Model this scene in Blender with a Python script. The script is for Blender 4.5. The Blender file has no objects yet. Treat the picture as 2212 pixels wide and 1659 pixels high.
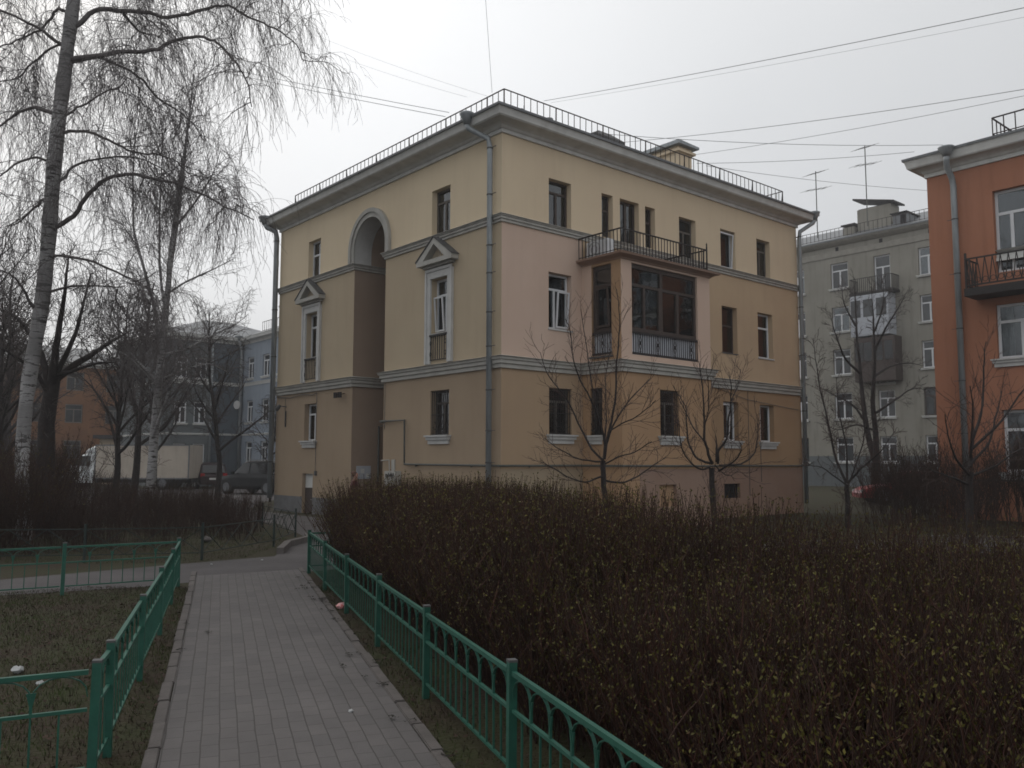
import bpy, bmesh, math, random
import numpy as np
from math import radians, sin, cos, pi, tan, atan2, sqrt
from mathutils import Vector, Matrix
random.seed(7); RNG = np.random.default_rng(11)
S = bpy.context.scene
COL = S.collection

# ------------------------------------------------------------ camera, world, sun, exposure
F_PX, PITCH, ROLL, EYE = 1847.0, radians(5.167), radians(0.134), 1.6
cam = bpy.data.cameras.new("camera"); cam.sensor_width = 36; cam.lens = F_PX / 2212 * 36
cam.clip_start = .05; cam.clip_end = 2000
co = bpy.data.objects.new("camera", cam); COL.objects.link(co)
co.matrix_world = Matrix.Translation((0, 0, EYE)) @ Matrix.Rotation(pi / 2 + PITCH, 4, 'X') @ Matrix.Rotation(ROLL, 4, 'Z')
S.camera = co
SUN_EL, SUN_AZ = 42, -45          # degrees; azimuth from +Y towards +X
W = bpy.data.worlds.new("World"); S.world = W; W.use_nodes = True
nt = W.node_tree; nt.nodes.clear()
def N(nt, t, **k):
    n = nt.nodes.new(t)
    for a, b in k.items(): setattr(n, a, b)
    return n
sky = N(nt, 'ShaderNodeTexSky', sky_type='NISHITA', sun_disc=False, sun_elevation=radians(SUN_EL), sun_rotation=radians(SUN_AZ))
sky.air_density = 1.5; sky.dust_density = 6
tc = N(nt, 'ShaderNodeTexCoord'); sx = N(nt, 'ShaderNodeSeparateXYZ')
nt.links.new(tc.outputs['Generated'], sx.inputs[0])
rmp = N(nt, 'ShaderNodeValToRGB')      # the cloud deck: an even overcast, brightest partway up
el = rmp.color_ramp.elements
el[0].position = 0.0; el[0].color = (6.0, 6.15, 6.4, 1)
el[1].position = .9; el[1].color = (8.4, 8.4, 8.4, 1)  # unseen zenith dimmed to keep the ground darker than the walls
e = el.new(.22); e.color = (8.3, 8.45, 8.7, 1)
e = el.new(.48); e.color = (9.2, 9.3, 9.4, 1)
nt.links.new(sx.outputs['Z'], rmp.inputs[0])
nz = N(nt, 'ShaderNodeTexNoise'); nz.inputs['Scale'].default_value = 1.6; nz.inputs['Detail'].default_value = 3
nt.links.new(tc.outputs['Generated'], nz.inputs['Vector'])
mr = N(nt, 'ShaderNodeMapRange'); mr.inputs['From Min'].default_value = .3; mr.inputs['From Max'].default_value = .7
mr.inputs['To Min'].default_value = .93; mr.inputs['To Max'].default_value = 1.07
nt.links.new(nz.outputs['Fac'], mr.inputs['Value'])
# the hidden sun brightens the cloud around it
dt = N(nt, 'ShaderNodeVectorMath', operation='DOT_PRODUCT'); nt.links.new(tc.outputs['Generated'], dt.inputs[0])
dt.inputs[1].default_value = (sin(radians(SUN_AZ)) * cos(radians(SUN_EL)), cos(radians(SUN_AZ)) * cos(radians(SUN_EL)), sin(radians(SUN_EL)))
gw = N(nt, 'ShaderNodeMapRange', interpolation_type='SMOOTHSTEP'); gw.inputs['From Min'].default_value = .2; gw.inputs['From Max'].default_value = 1; gw.inputs['To Min'].default_value = .97; gw.inputs['To Max'].default_value = 1.13
nt.links.new(dt.outputs['Value'], gw.inputs['Value'])
# and the deck is a shade thicker low down towards the right
dt2 = N(nt, 'ShaderNodeVectorMath', operation='DOT_PRODUCT'); nt.links.new(tc.outputs['Generated'], dt2.inputs[0])
dt2.inputs[1].default_value = (sin(radians(45)) * cos(radians(8)), cos(radians(45)) * cos(radians(8)), sin(radians(8)))
gw2 = N(nt, 'ShaderNodeMapRange', interpolation_type='SMOOTHSTEP'); gw2.inputs['From Min'].default_value = .55; gw2.inputs['From Max'].default_value = 1; gw2.inputs['To Min'].default_value = 1; gw2.inputs['To Max'].default_value = .78
nt.links.new(dt2.outputs['Value'], gw2.inputs['Value'])
gx_ = N(nt, 'ShaderNodeMath', operation='MULTIPLY'); nt.links.new(gw.outputs[0], gx_.inputs[0]); nt.links.new(gw2.outputs[0], gx_.inputs[1])
gm_ = N(nt, 'ShaderNodeMath', operation='MULTIPLY'); nt.links.new(gx_.outputs[0], gm_.inputs[0]); nt.links.new(mr.outputs[0], gm_.inputs[1])
mulc = N(nt, 'ShaderNodeVectorMath', operation='SCALE')
nt.links.new(rmp.outputs[0], mulc.inputs[0]); nt.links.new(gm_.outputs[0], mulc.inputs['Scale'])
mxw = N(nt, 'ShaderNodeMix', data_type='RGBA'); mxw.inputs['Factor'].default_value = .9
nt.links.new(sky.outputs[0], mxw.inputs['A']); nt.links.new(mulc.outputs[0], mxw.inputs['B'])
bg = N(nt, 'ShaderNodeBackground'); bg.inputs['Strength'].default_value = .1
nt.links.new(mxw.outputs['Result'], bg.inputs['Color'])
wo = N(nt, 'ShaderNodeOutputWorld'); nt.links.new(bg.outputs[0], wo.inputs['Surface'])
sl = bpy.data.lights.new("sun", 'SUN'); sl.energy = .5; sl.angle = radians(25); sl.color = (1, .96, .9)
so = bpy.data.objects.new("sun", sl); COL.objects.link(so)
az = radians(SUN_AZ); so.rotation_euler = (radians(90 - SUN_EL), 0, pi - az)
so.location = (-20, 10, 30)
S.view_settings.view_transform = 'Standard'; S.view_settings.look = 'None'
S.view_settings.exposure = 0; S.view_settings.gamma = 1
S.render.engine = 'CYCLES'
S.cycles.max_bounces = 6; S.cycles.diffuse_bounces = 3; S.cycles.glossy_bounces = 3; S.cycles.transparent_max_bounces = 12
S.cycles.volume_bounces = 0; S.cycles.filter_width = 1.7

# ------------------------------------------------------------ materials
def mat(name, col, rough=.85, var=.12, scale=3.0, col2=None, metal=0, bump=0.0, bscale=60, spec=.3, detail=6, streak=0.0, stretch=None):
    m = bpy.data.materials.new(name); m.use_nodes = True; t = m.node_tree
    b = t.nodes['Principled BSDF']; L = t.links
    b.inputs['Roughness'].default_value = rough; b.inputs['Metallic'].default_value = metal
    b.inputs['Specular IOR Level'].default_value = spec
    c = N(t, 'ShaderNodeTexCoord'); src = c.outputs['Object']
    if stretch:
        mp = N(t, 'ShaderNodeMapping'); mp.inputs['Scale'].default_value = stretch; L.new(src, mp.inputs[0]); src = mp.outputs[0]
    n = N(t, 'ShaderNodeTexNoise'); n.inputs['Scale'].default_value = scale; n.inputs['Detail'].default_value = detail; n.inputs['Roughness'].default_value = .62
    L.new(src, n.inputs['Vector'])
    r = N(t, 'ShaderNodeValToRGB'); L.new(n.outputs['Fac'], r.inputs[0])
    c2 = col2 or tuple(x * (1 - 2 * var) for x in col)
    r.color_ramp.elements[0].position = .32; r.color_ramp.elements[0].color = (*c2, 1)
    r.color_ramp.elements[1].position = .66; r.color_ramp.elements[1].color = (*col, 1)
    out = r.outputs[0]
    if streak:
        mp = N(t, 'ShaderNodeMapping'); mp.inputs['Scale'].default_value = (2.2, 2.2, .25); L.new(c.outputs['Object'], mp.inputs[0])
        n3 = N(t, 'ShaderNodeTexNoise'); n3.inputs['Scale'].default_value = 1.6; n3.inputs['Detail'].default_value = 5; L.new(mp.outputs[0], n3.inputs['Vector'])
        r3 = N(t, 'ShaderNodeMapRange'); r3.inputs['From Min'].default_value = .5; r3.inputs['From Max'].default_value = .75; r3.inputs['To Max'].default_value = streak
        L.new(n3.outputs['Fac'], r3.inputs['Value'])
        mx = N(t, 'ShaderNodeMix', data_type='RGBA'); L.new(r3.outputs[0], mx.inputs['Factor']); L.new(out, mx.inputs['A'])
        mx.inputs['B'].default_value = (col[0] * .45, col[1] * .43, col[2] * .42, 1); out = mx.outputs['Result']
    L.new(out, b.inputs['Base Color'])
    if bump:
        n2 = N(t, 'ShaderNodeTexNoise'); n2.inputs['Scale'].default_value = bscale; n2.inputs['Detail'].default_value = 4
        L.new(c.outputs['Object'], n2.inputs['Vector'])
        bp = N(t, 'ShaderNodeBump'); bp.inputs['Strength'].default_value = bump; bp.inputs['Distance'].default_value = .02
        L.new(n2.outputs['Fac'], bp.inputs['Height']); L.new(bp.outputs[0], b.inputs['Normal'])
    return m
def stucco(name, c, c2=None, streak=.10): return mat(name, c, .9, .07, .55, c2, bump=.25, bscale=45, spec=.15, streak=streak)
M = {}
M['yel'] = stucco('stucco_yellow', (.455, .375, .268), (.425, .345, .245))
M['yel_veil'] = stucco('stucco_yellow_veil', (.67, .56, .40), (.63, .52, .37))  # same yellow paint, lightened; pale glare high up is put into the colour
M['yel_r_veil'] = stucco('stucco_yellow_right_veil', (.64, .525, .375), (.60, .485, .345))  # right top floor, likewise lightened to hold that glare
M['beige'] = stucco('stucco_beige', (.35, .27, .19), (.315, .24, .17))  # beige paint of its own, plus dimming low down put into the colour
M['pink'] = stucco('stucco_pink', (.56, .425, .345), (.53, .39, .31))
M['orange_l'] = stucco('stucco_light_orange', (.39, .255, .155), (.35, .225, .13))
M['gf_or'] = stucco('stucco_ground_floor', (.39, .28, .18), (.355, .255, .17))
M['mid_or'] = stucco('stucco_middle_right', (.49, .365, .24), (.44, .32, .215))
M['orange_m'] = stucco('stucco_ochre', (.35, .235, .14), (.315, .205, .12))
M['base_y'] = stucco('stucco_base_cream', (.35, .285, .205), (.31, .245, .17))
M['base_p'] = stucco('stucco_base_pink', (.30, .21, .165), (.27, .175, .13))
M['brown'] = stucco('stucco_recess_shade', (.31, .235, .18), (.28, .21, .16))  # wall paint darkened: the shade inside the recess is put into the colour
M['trim'] = mat('trim_plaster', (.62, .62, .60), .85, .08, 2.5, bump=.2, streak=.3)
M['trim_s'] = mat('trim_grey_plaster', (.42, .41, .38), .85, .10, 2.5, bump=.2, streak=.35)
M['trim_w'] = mat('trim_white', (.52, .52, .51), .85, .08, 3, bump=.1, streak=.2)
M['plinth'] = mat('plinth_concrete', (.17, .17, .175), .9, .15, 3, bump=.4)
M['flash'] = mat('weathered_flashing', (.10, .10, .10), .7, .2, 8)
M['zinc'] = mat('zinc_pipe', (.31, .335, .35), .5, .16, 2.5, metal=.35, stretch=(3, 3, .6), streak=.3)
M['roofm'] = mat('roof_metal', (.20, .21, .22), .5, .15, 2, metal=.3)
M['iron'] = mat('dark_iron', (.03, .026, .026), .6, .2, 10)
M['rail'] = mat('rusty_rail', (.05, .036, .034), .7, .25, 10)
M['white'] = mat('white_plastic', (.62, .63, .65), .4, .03, 4)
M['wood'] = mat('dark_wood_frame', (.07, .052, .045), .6, .2, 12)
M['woodg'] = mat('grey_wood_frame', (.13, .115, .10), .7, .2, 12)
M['dark'] = mat('dark_interior', (.03, .028, .03), .95, .2, 2)
M['curtain'] = mat('curtain', (.42, .42, .40), .95, .25, 8, stretch=(9, 9, .3))
M['panelw'] = mat('pale_panel', (.42, .44, .48), .6, .06, 4)
M['pipe'] = mat('gas_pipe', (.10, .105, .095), .6, .15, 6)
M['orange'] = stucco('orange_render', (.38, .175, .11), (.34, .15, .09), .3)
M['greyb'] = stucco('grey_render', (.27, .258, .225), (.225, .215, .185), .4)
M['greyt'] = mat('grey_trim', (.30, .285, .25), .9, .1, 3)
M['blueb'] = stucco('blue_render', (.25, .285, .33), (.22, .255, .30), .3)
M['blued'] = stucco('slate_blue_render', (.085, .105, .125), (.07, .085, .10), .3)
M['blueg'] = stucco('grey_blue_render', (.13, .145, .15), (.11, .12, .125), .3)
M['orfar'] = stucco('far_orange_render', (.19, .085, .035), (.13, .06, .03), .3)
M['green'] = mat('green_fence_paint', (.020, .100, .070), .5, .25, 9, (.016, .072, .052), bump=.1)
M['greend'] = mat('dark_green_paint', (.018, .03, .027), .6, .2, 6)
M['asphalt'] = mat('asphalt', (.085, .078, .080), .85, .15, 1.2, bump=.4, bscale=90)
M['kerb'] = mat('kerb_concrete', (.115, .103, .098), .85, .15, 5, bump=.4)
M['soil'] = mat('lawn_soil', (.026, .030, .008), .95, .2, 1.4, (.028, .016, .009), bump=.9, bscale=30)
M['grass1'] = mat('grass_green', (.040, .062, .008), .8, .3, 2)
M['grass2'] = mat('grass_dry', (.044, .030, .018), .9, .25, 2)
M['leaflit'] = mat('leaf_litter', (.050, .028, .019), .9, .3, 2)
M['weed'] = mat('weed_dark', (.020, .020, .012), .9, .3, 4)
M['stem'] = mat('hedge_stem', (.046, .022, .015), .85, .3, 3)
M['stemr'] = mat('hedge_red_shoot', (.066, .023, .014), .8, .25, 3)
M['bud'] = mat('hedge_bud_leaf', (.090, .080, .014), .7, .3, 2.5)
M['budd'] = mat('hedge_bud_brown', (.075, .042, .014), .8, .3, 2.5)
M['budy'] = mat('young_leaf', (.115, .098, .014), .7, .3, 2.5)
M['bark'] = mat('dark_bark', (.034, .027, .026), .9, .3, 8, bump=.6)
M['limb'] = mat('birch_limb', (.13, .115, .115), .85, .25, 6, bump=.4)
M['btwig'] = mat('birch_twig', (.14, .125, .125), .9, .2, 3)  # lightened: the pale veil over the crowns is put into the colour
M['twig'] = mat('twig', (.070, .056, .052), .9, .2, 3)
M['twigr'] = mat('twig_redbrown', (.075, .050, .045), .9, .2, 3)
M['shrubt'] = mat('shrub_twig', (.046, .024, .017), .9, .3, 3)
M['cable'] = mat('cable', (.34, .35, .36), .7, .05, 1)  # paled: haze over the wires is put into their colour
M['paper'] = mat('paper', (.42, .43, .43), .8, .1, 8)
M['red'] = mat('red_wrapper', (.5, .03, .03), .5, .1, 30, (.6, .5, .5))
M['rubber'] = mat('rubber', (.02, .02, .02), .8, .1, 4)
M['alloy'] = mat('alloy_rim', (.16, .165, .175), .35, .05, 5, metal=.7)
M['paintd'] = mat('car_paint_graphite', (.008, .009, .011), .45, .08, 3, spec=.2)
M['paintr'] = mat('car_paint_red', (.22, .012, .014), .3, .08, 3, spec=.5)
M['paintm'] = mat('car_paint_maroon', (.022, .010, .012), .4, .08, 3, spec=.3)
M['paintw'] = mat('van_paint_white', (.60, .63, .64), .4, .06, 3)
M['boxw'] = mat('van_box_cream', (.42, .37, .31), .6, .07, 1.2, streak=.3)
M['cglass'] = mat('car_glass', (.012, .014, .016), .08, .1, 1, spec=.5)
M['taill'] = mat('tail_lamp', (.30, .01, .012), .25, .1, 3)
M['headl'] = mat('head_lamp', (.45, .46, .48), .2, .1, 3)
M['jacket'] = mat('red_jacket', (.10, .022, .026), .85, .2, 8)
M['trous'] = mat('dark_trousers', (.025, .025, .03), .9, .2, 8)
M['skin'] = mat('skin', (.36, .20, .15), .6, .06, 8)
M['hair'] = mat('hair', (.11, .055, .04), .8, .2, 20)

def birch_bark():
    m = bpy.data.materials.new('birch_bark'); m.use_nodes = True; t = m.node_tree; L = t.links; b = t.nodes['Principled BSDF']
    b.inputs['Roughness'].default_value = .85
    c = N(t, 'ShaderNodeTexCoord')
    mp = N(t, 'ShaderNodeMapping'); mp.inputs['Scale'].default_value = (2.2, 2.2, 11); L.new(c.outputs['Object'], mp.inputs[0])
    n = N(t, 'ShaderNodeTexNoise'); n.inputs['Scale'].default_value = 1.5; n.inputs['Detail'].default_value = 7; n.inputs['Roughness'].default_value = .7; L.new(mp.outputs[0], n.inputs[0])
    r = N(t, 'ShaderNodeValToRGB'); L.new(n.outputs['Fac'], r.inputs[0])
    e = r.color_ramp.elements; e[0].position = .43; e[0].color = (.030, .026, .026, 1); e[1].position = .475; e[1].color = (.34, .335, .335, 1)
    e2 = e.new(.62); e2.color = (.25, .245, .245, 1)
    n2 = N(t, 'ShaderNodeTexNoise'); n2.inputs['Scale'].default_value = .9; n2.inputs['Detail'].default_value = 5; L.new(c.outputs['Object'], n2.inputs[0])
    r2 = N(t, 'ShaderNodeValToRGB'); L.new(n2.outputs['Fac'], r2.inputs[0])
    f = r2.color_ramp.elements; f[0].position = .42; f[0].color = (0, 0, 0, 1); f[1].position = .60; f[1].color = (.75, .75, .75, 1)
    mx = N(t, 'ShaderNodeMix', data_type='RGBA'); L.new(r2.outputs[0], mx.inputs['Factor']); L.new(r.outputs[0], mx.inputs['A']); mx.inputs['B'].default_value = (.11, .105, .105, 1)
    L.new(mx.outputs['Result'], b.inputs['Base Color'])
    bp = N(t, 'ShaderNodeBump'); bp.inputs['Strength'].default_value = .6; bp.inputs['Distance'].default_value = .03
    L.new(n.outputs['Fac'], bp.inputs['Height']); L.new(bp.outputs[0], b.inputs['Normal'])
    return m
M['birch'] = birch_bark()
def pavers():
    m = bpy.data.materials.new('concrete_pavers'); m.use_nodes = True; t = m.node_tree; L = t.links; b = t.nodes['Principled BSDF']
    b.inputs['Roughness'].default_value = .8
    c = N(t, 'ShaderNodeTexCoord')
    mp = N(t, 'ShaderNodeMapping'); L.new(c.outputs['Object'], mp.inputs[0])
    nd = N(t, 'ShaderNodeTexNoise'); nd.inputs['Scale'].default_value = 2.5; L.new(c.outputs['Object'], nd.inputs[0])
    ms = N(t, 'ShaderNodeVectorMath', operation='SCALE'); ms.inputs['Scale'].default_value = .018; L.new(nd.outputs['Color'], ms.inputs[0])
    ad = N(t, 'ShaderNodeVectorMath', operation='ADD'); L.new(mp.outputs[0], ad.inputs[0]); L.new(ms.outputs[0], ad.inputs[1])
    br = N(t, 'ShaderNodeTexBrick'); br.offset = .5
    br.inputs['Scale'].default_value = 1; br.inputs['Brick Width'].default_value = .20; br.inputs['Row Height'].default_value = .10
    br.inputs['Mortar Size'].default_value = .0045; br.inputs['Mortar Smooth'].default_value = .6; br.inputs['Bias'].default_value = -.1
    br.inputs['Color1'].default_value = (.098, .089, .088, 1); br.inputs['Color2'].default_value = (.082, .076, .076, 1); br.inputs['Mortar'].default_value = (.045, .040, .037, 1)
    L.new(ad.outputs[0], br.inputs['Vector'])
    n = N(t, 'ShaderNodeTexNoise'); n.inputs['Scale'].default_value = 1.3; n.inputs['Detail'].default_value = 8; n.inputs['Roughness'].default_value = .7; L.new(c.outputs['Object'], n.inputs[0])
    r = N(t, 'ShaderNodeMapRange'); r.inputs['From Min'].default_value = .3; r.inputs['From Max'].default_value = .7; r.inputs['To Min'].default_value = .78; r.inputs['To Max'].default_value = 1.15
    L.new(n.outputs['Fac'], r.inputs['Value'])
    mu = N(t, 'ShaderNodeVectorMath', operation='SCALE'); L.new(br.outputs['Color'], mu.inputs[0]); L.new(r.outputs[0], mu.inputs['Scale'])
    L.new(mu.outputs[0], b.inputs['Base Color'])
    n2 = N(t, 'ShaderNodeTexNoise'); n2.inputs['Scale'].default_value = 150; L.new(c.outputs['Object'], n2.inputs[0])
    mh = N(t, 'ShaderNodeMath', operation='MULTIPLY_ADD'); L.new(br.outputs['Fac'], mh.inputs[0]); mh.inputs[1].default_value = -1; L.new(n2.outputs['Fac'], mh.inputs[2])
    bp = N(t, 'ShaderNodeBump'); bp.inputs['Strength'].default_value = .5; bp.inputs['Distance'].default_value = .006
    L.new(mh.outputs[0], bp.inputs['Height']); L.new(bp.outputs[0], b.inputs['Normal'])
    return m
M['pavers'] = pavers()
def glass(name='window_glass', tint=(.62, .66, .68), refl=.12):
    m = bpy.data.materials.new(name); m.use_nodes = True; t = m.node_tree; t.nodes.clear(); L = t.links
    tr = N(t, 'ShaderNodeBsdfTransparent'); tr.inputs[0].default_value = (*tint, 1)
    gl = N(t, 'ShaderNodeBsdfGlossy'); gl.inputs['Roughness'].default_value = .03; gl.inputs['Color'].default_value = (.9, .93, .95, 1)
    c = N(t, 'ShaderNodeTexCoord'); n = N(t, 'ShaderNodeTexNoise'); n.inputs['Scale'].default_value = 1.7; L.new(c.outputs['Object'], n.inputs[0])
    bp = N(t, 'ShaderNodeBump'); bp.inputs['Strength'].default_value = .12; bp.inputs['Distance'].default_value = .05; L.new(n.outputs['Fac'], bp.inputs['Height']); L.new(bp.outputs[0], gl.inputs['Normal'])
    fr = N(t, 'ShaderNodeFresnel'); fr.inputs['IOR'].default_value = 1.5
    ma = N(t, 'ShaderNodeMath', operation='MULTIPLY_ADD'); L.new(fr.outputs[0], ma.inputs[0]); ma.inputs[1].default_value = 1.0; ma.inputs[2].default_value = refl - .08
    mx = N(t, 'ShaderNodeMixShader'); L.new(ma.outputs[0], mx.inputs[0]); L.new(tr.outputs[0], mx.inputs[1]); L.new(gl.outputs[0], mx.inputs[2])
    o = N(t, 'ShaderNodeOutputMaterial'); L.new(mx.outputs[0], o.inputs['Surface'])
    return m
M['glass'] = glass()
M['cleargl'] = glass('clear_glass', (.94, .95, .95), .15)
M['oglass'] = mat('far_window_glass', (.045, .05, .055), .12, .3, .8, spec=.6)

# ------------------------------------------------------------ mesh helpers
def link(o, parent=None):
    COL.objects.link(o)
    if parent is not None: o.parent = parent
    return o
def tag(o, label=None, cat=None, group=None, kind=None):
    if label: o['label'] = label
    if cat: o['category'] = cat
    if group: o['group'] = group
    if kind: o['kind'] = kind
    return o
def empty(name, loc=(0, 0, 0), rz=0, label=None, cat=None, group=None):
    o = bpy.data.objects.new(name, None); link(o); o.location = loc; o.rotation_euler = (0, 0, rz); o.empty_display_size = .3
    return tag(o, label, cat, group)
def np_mesh(name, V, Fq, mats, mi=None, parent=None, smooth=False):
    """V (n,3), Fq (m,k) constant-size faces"""
    V = np.asarray(V, np.float32); Fq = np.asarray(Fq, np.int32); k = Fq.shape[1]
    me = bpy.data.meshes.new(name); me.vertices.add(len(V)); me.vertices.foreach_set('co', V.ravel())
    me.loops.add(Fq.size); me.loops.foreach_set('vertex_index', Fq.ravel())
    me.polygons.add(len(Fq)); me.polygons.foreach_set('loop_start', np.arange(0, Fq.size, k, dtype=np.int32))
    me.polygons.foreach_set('loop_total', np.full(len(Fq), k, np.int32))
    for m in (mats if isinstance(mats, (list, tuple)) else [mats]): me.materials.append(m)
    if mi is not None: me.polygons.foreach_set('material_index', np.asarray(mi, np.int32))
    if smooth: me.polygons.foreach_set('use_smooth', np.ones(len(Fq), bool))
    me.update(calc_edges=True)
    return link(bpy.data.objects.new(name, me), parent)
class MB:
    def __init__(s): s.v = []; s.f = []; s.mi = []; s.cur = 0
    def add(s, vs, fs):
        b = len(s.v); s.v += [tuple(v) for v in vs]; s.f += [tuple(b + i for i in f) for f in fs]; s.mi += [s.cur] * len(fs)
    def box(s, a, b, x=None):
        (x0, y0, z0), (x1, y1, z1) = a, b
        vs = [(x0, y0, z0), (x1, y0, z0), (x1, y1, z0), (x0, y1, z0), (x0, y0, z1), (x1, y0, z1), (x1, y1, z1), (x0, y1, z1)]
        if x: vs = [x(v) for v in vs]
        s.add(vs, [(3, 2, 1, 0), (4, 5, 6, 7), (0, 1, 5, 4), (1, 2, 6, 5), (2, 3, 7, 6), (3, 0, 4, 7)])
    def bar(s, p, q, w, h=None, up=(0, 0, 1)):
        p = Vector(p); q = Vector(q); d = (q - p)
        if d.length < 1e-6: return
        d.normalize(); u = Vector(up)
        if abs(d.dot(u)) > .95: u = Vector((1, 0, 0))
        r = d.cross(u).normalized(); u = r.cross(d); h = h or w; r = r * w / 2; u = u * h / 2
        vs = [p - r - u, p + r - u, p + r + u, p - r + u, q - r - u, q + r - u, q + r + u, q - r + u]
        s.add(vs, [(0, 1, 2, 3), (7, 6, 5, 4), (1, 0, 4, 5), (2, 1, 5, 6), (3, 2, 6, 7), (0, 3, 7, 4)])
    def tube(s, pts, r, n=8, cap=True):
        pts = [Vector(p) for p in pts]; rs = r if isinstance(r, (list, tuple)) else [r] * len(pts); b = len(s.v); pu = None
        for i, p in enumerate(pts):
            d = (pts[min(i + 1, len(pts) - 1)] - pts[max(i - 1, 0)]).normalized()
            u = pu if pu is not None else Vector((0, 0, 1)) if abs(d.z) < .9 else Vector((1, 0, 0))
            rr = d.cross(u).normalized(); uu = rr.cross(d); pu = uu
            s.v += [tuple(p + (rr * cos(2 * pi * k / n) + uu * sin(2 * pi * k / n)) * rs[i]) for k in range(n)]
        for i in range(len(pts) - 1):
            for k in range(n):
                a = b + i * n + k; c = b + i * n + (k + 1) % n
                s.f.append((a, c, c + n, a + n)); s.mi.append(s.cur)
        if cap:
            s.f.append(tuple(b + k for k in reversed(range(n)))); s.f.append(tuple(b + (len(pts) - 1) * n + k for k in range(n))); s.mi += [s.cur] * 2
    def build(s, name, mats, parent=None, smooth=False, bevel=0):
        me = bpy.data.meshes.new(name); me.from_pydata(s.v, [], s.f)
        for m in (mats if isinstance(mats, (list, tuple)) else [mats]): me.materials.append(m)
        me.polygons.foreach_set('material_index', s.mi)
        bm = bmesh.new(); bm.from_mesh(me); bmesh.ops.recalc_face_normals(bm, faces=bm.faces)
        if bevel: bmesh.ops.bevel(bm, geom=bm.edges[:], offset=bevel, segments=2, affect='EDGES', clamp_overlap=True)
        bm.to_mesh(me); bm.free()
        if smooth: me.polygons.foreach_set('use_smooth', [True] * len(me.polygons))
        me.update(); return link(bpy.data.objects.new(name, me), parent)
def copy_tree(o, parent=None):
    c = o.copy(); COL.objects.link(c)
    if parent is not None: c.parent = parent
    for ch in [x for x in o.children]: copy_tree(ch, c)
    return c
# pixel helpers (2212 px wide frame) used only to read positions off the survey photograph
def ray(u, v):
    a, b = u - 1106, v - 829.5; cr, sr = cos(ROLL), sin(ROLL); a, b = a * cr + b * sr, -a * sr + b * cr
    x, up = a / F_PX, -b / F_PX; c, s = cos(PITCH), sin(PITCH); return (x, c - up * s, s + up * c)
def at(u, v, D):
    d = ray(u, v); t = D / d[1]; return Vector((d[0] * t, D, EYE + d[2] * t))
def gnd(u, v, z=0):
    d = ray(u, v); t = (z - EYE) / d[2]; return Vector((d[0] * t, d[1] * t, z))

# ------------------------------------------------------------ facades
class Face:
    def __init__(s, P): s.P = P           # P(a, z, out) -> local xyz
    def box(s, mb, a0, a1, z0, z1, o0, o1):
        P = s.P; vs = [P(a, z, o) for a, z, o in ((a0, z0, o0), (a1, z0, o0), (a1, z1, o0), (a0, z1, o0), (a0, z0, o1), (a1, z0, o1), (a1, z1, o1), (a0, z1, o1))]
        mb.add(vs, [(0, 1, 2, 3), (7, 6, 5, 4), (1, 0, 4, 5), (2, 1, 5, 6), (3, 2, 6, 7), (0, 3, 7, 4)])
def FX(X=0): return Face(lambda a, z, o: (X - o, a, z))
def FY(Y=0): return Face(lambda a, z, o: (a, Y - o, z))
def wall_holes(mb, face, a0, a1, z0, z1, holes, depth=.22, matf=None, cuts_a=(), cuts_z=(), reveal=None):
    As = sorted({a0, a1, *[h[0] for h in holes], *[h[1] for h in holes], *cuts_a}); Zs = sorted({z0, z1, *[h[2] for h in holes], *[h[3] for h in holes], *cuts_z})
    As = [a for a in As if a0 <= a <= a1]; Zs = [z for z in Zs if z0 <= z <= z1]
    for i in range(len(As) - 1):
        for j in range(len(Zs) - 1):
            ca, cz = (As[i] + As[i + 1]) / 2, (Zs[j] + Zs[j + 1]) / 2
            if any(h[0] < ca < h[1] and h[2] < cz < h[3] for h in holes): continue
            mb.cur = matf(ca, cz) if matf else 0
            mb.add([face.P(As[i], Zs[j], 0), face.P(As[i + 1], Zs[j], 0), face.P(As[i + 1], Zs[j + 1], 0), face.P(As[i], Zs[j + 1], 0)], [(0, 1, 2, 3)])
    for h in holes:
        a, b, c, d = h[:4]; dp = h[4] if len(h) > 4 else depth
        ca, cz = a - .01, (c + d) / 2; mb.cur = reveal if reveal is not None else (matf(ca, cz) if matf else 0)
        P = face.P; mb.add([P(a, c, 0), P(b, c, 0), P(b, d, 0), P(a, d, 0), P(a, c, -dp), P(b, c, -dp), P(b, d, -dp), P(a, d, -dp)], [(0, 1, 5, 4), (1, 2, 6, 5), (2, 3, 7, 6), (3, 0, 4, 7)])
    mb.cur = 0
def sweep(mb, path, prof, closed=False):
    """path of (x,y); outward = right of travel; prof list of (out,z)"""
    n = len(path); pts = [Vector(p) for p in path]; dirs = []
    for i in range(n):
        if closed: a, b, c = pts[i - 1], pts[i], pts[(i + 1) % n]
        else: a, b, c = pts[max(i - 1, 0)], pts[i], pts[min(i + 1, n - 1)]
        d0 = (b - a).normalized() if (b - a).length > 1e-6 else (c - b).normalized(); d1 = (c - b).normalized() if (c - b).length > 1e-6 else d0
        n0 = Vector((d0.y, -d0.x)); n1 = Vector((d1.y, -d1.x)); m = (n0 + n1); m = m / max(.3, (1 + n0.dot(n1))); dirs.append(m)
    b = len(mb.v); k = len(prof)
    for p, m in zip(pts, dirs): mb.v += [(p.x + m.x * o, p.y + m.y * o, z) for o, z in prof]
    for i in range(n if closed else n - 1):
        j = (i + 1) % n
        for q in range(k - 1): mb.f.append((b + i * k + q, b + j * k + q, b + j * k + q + 1, b + i * k + q + 1)); mb.mi.append(mb.cur)
    if not closed:
        mb.f.append(tuple(b + q for q in range(k))); mb.f.append(tuple(b + (n - 1) * k + q for q in reversed(range(k)))); mb.mi += [mb.cur] * 2
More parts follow.
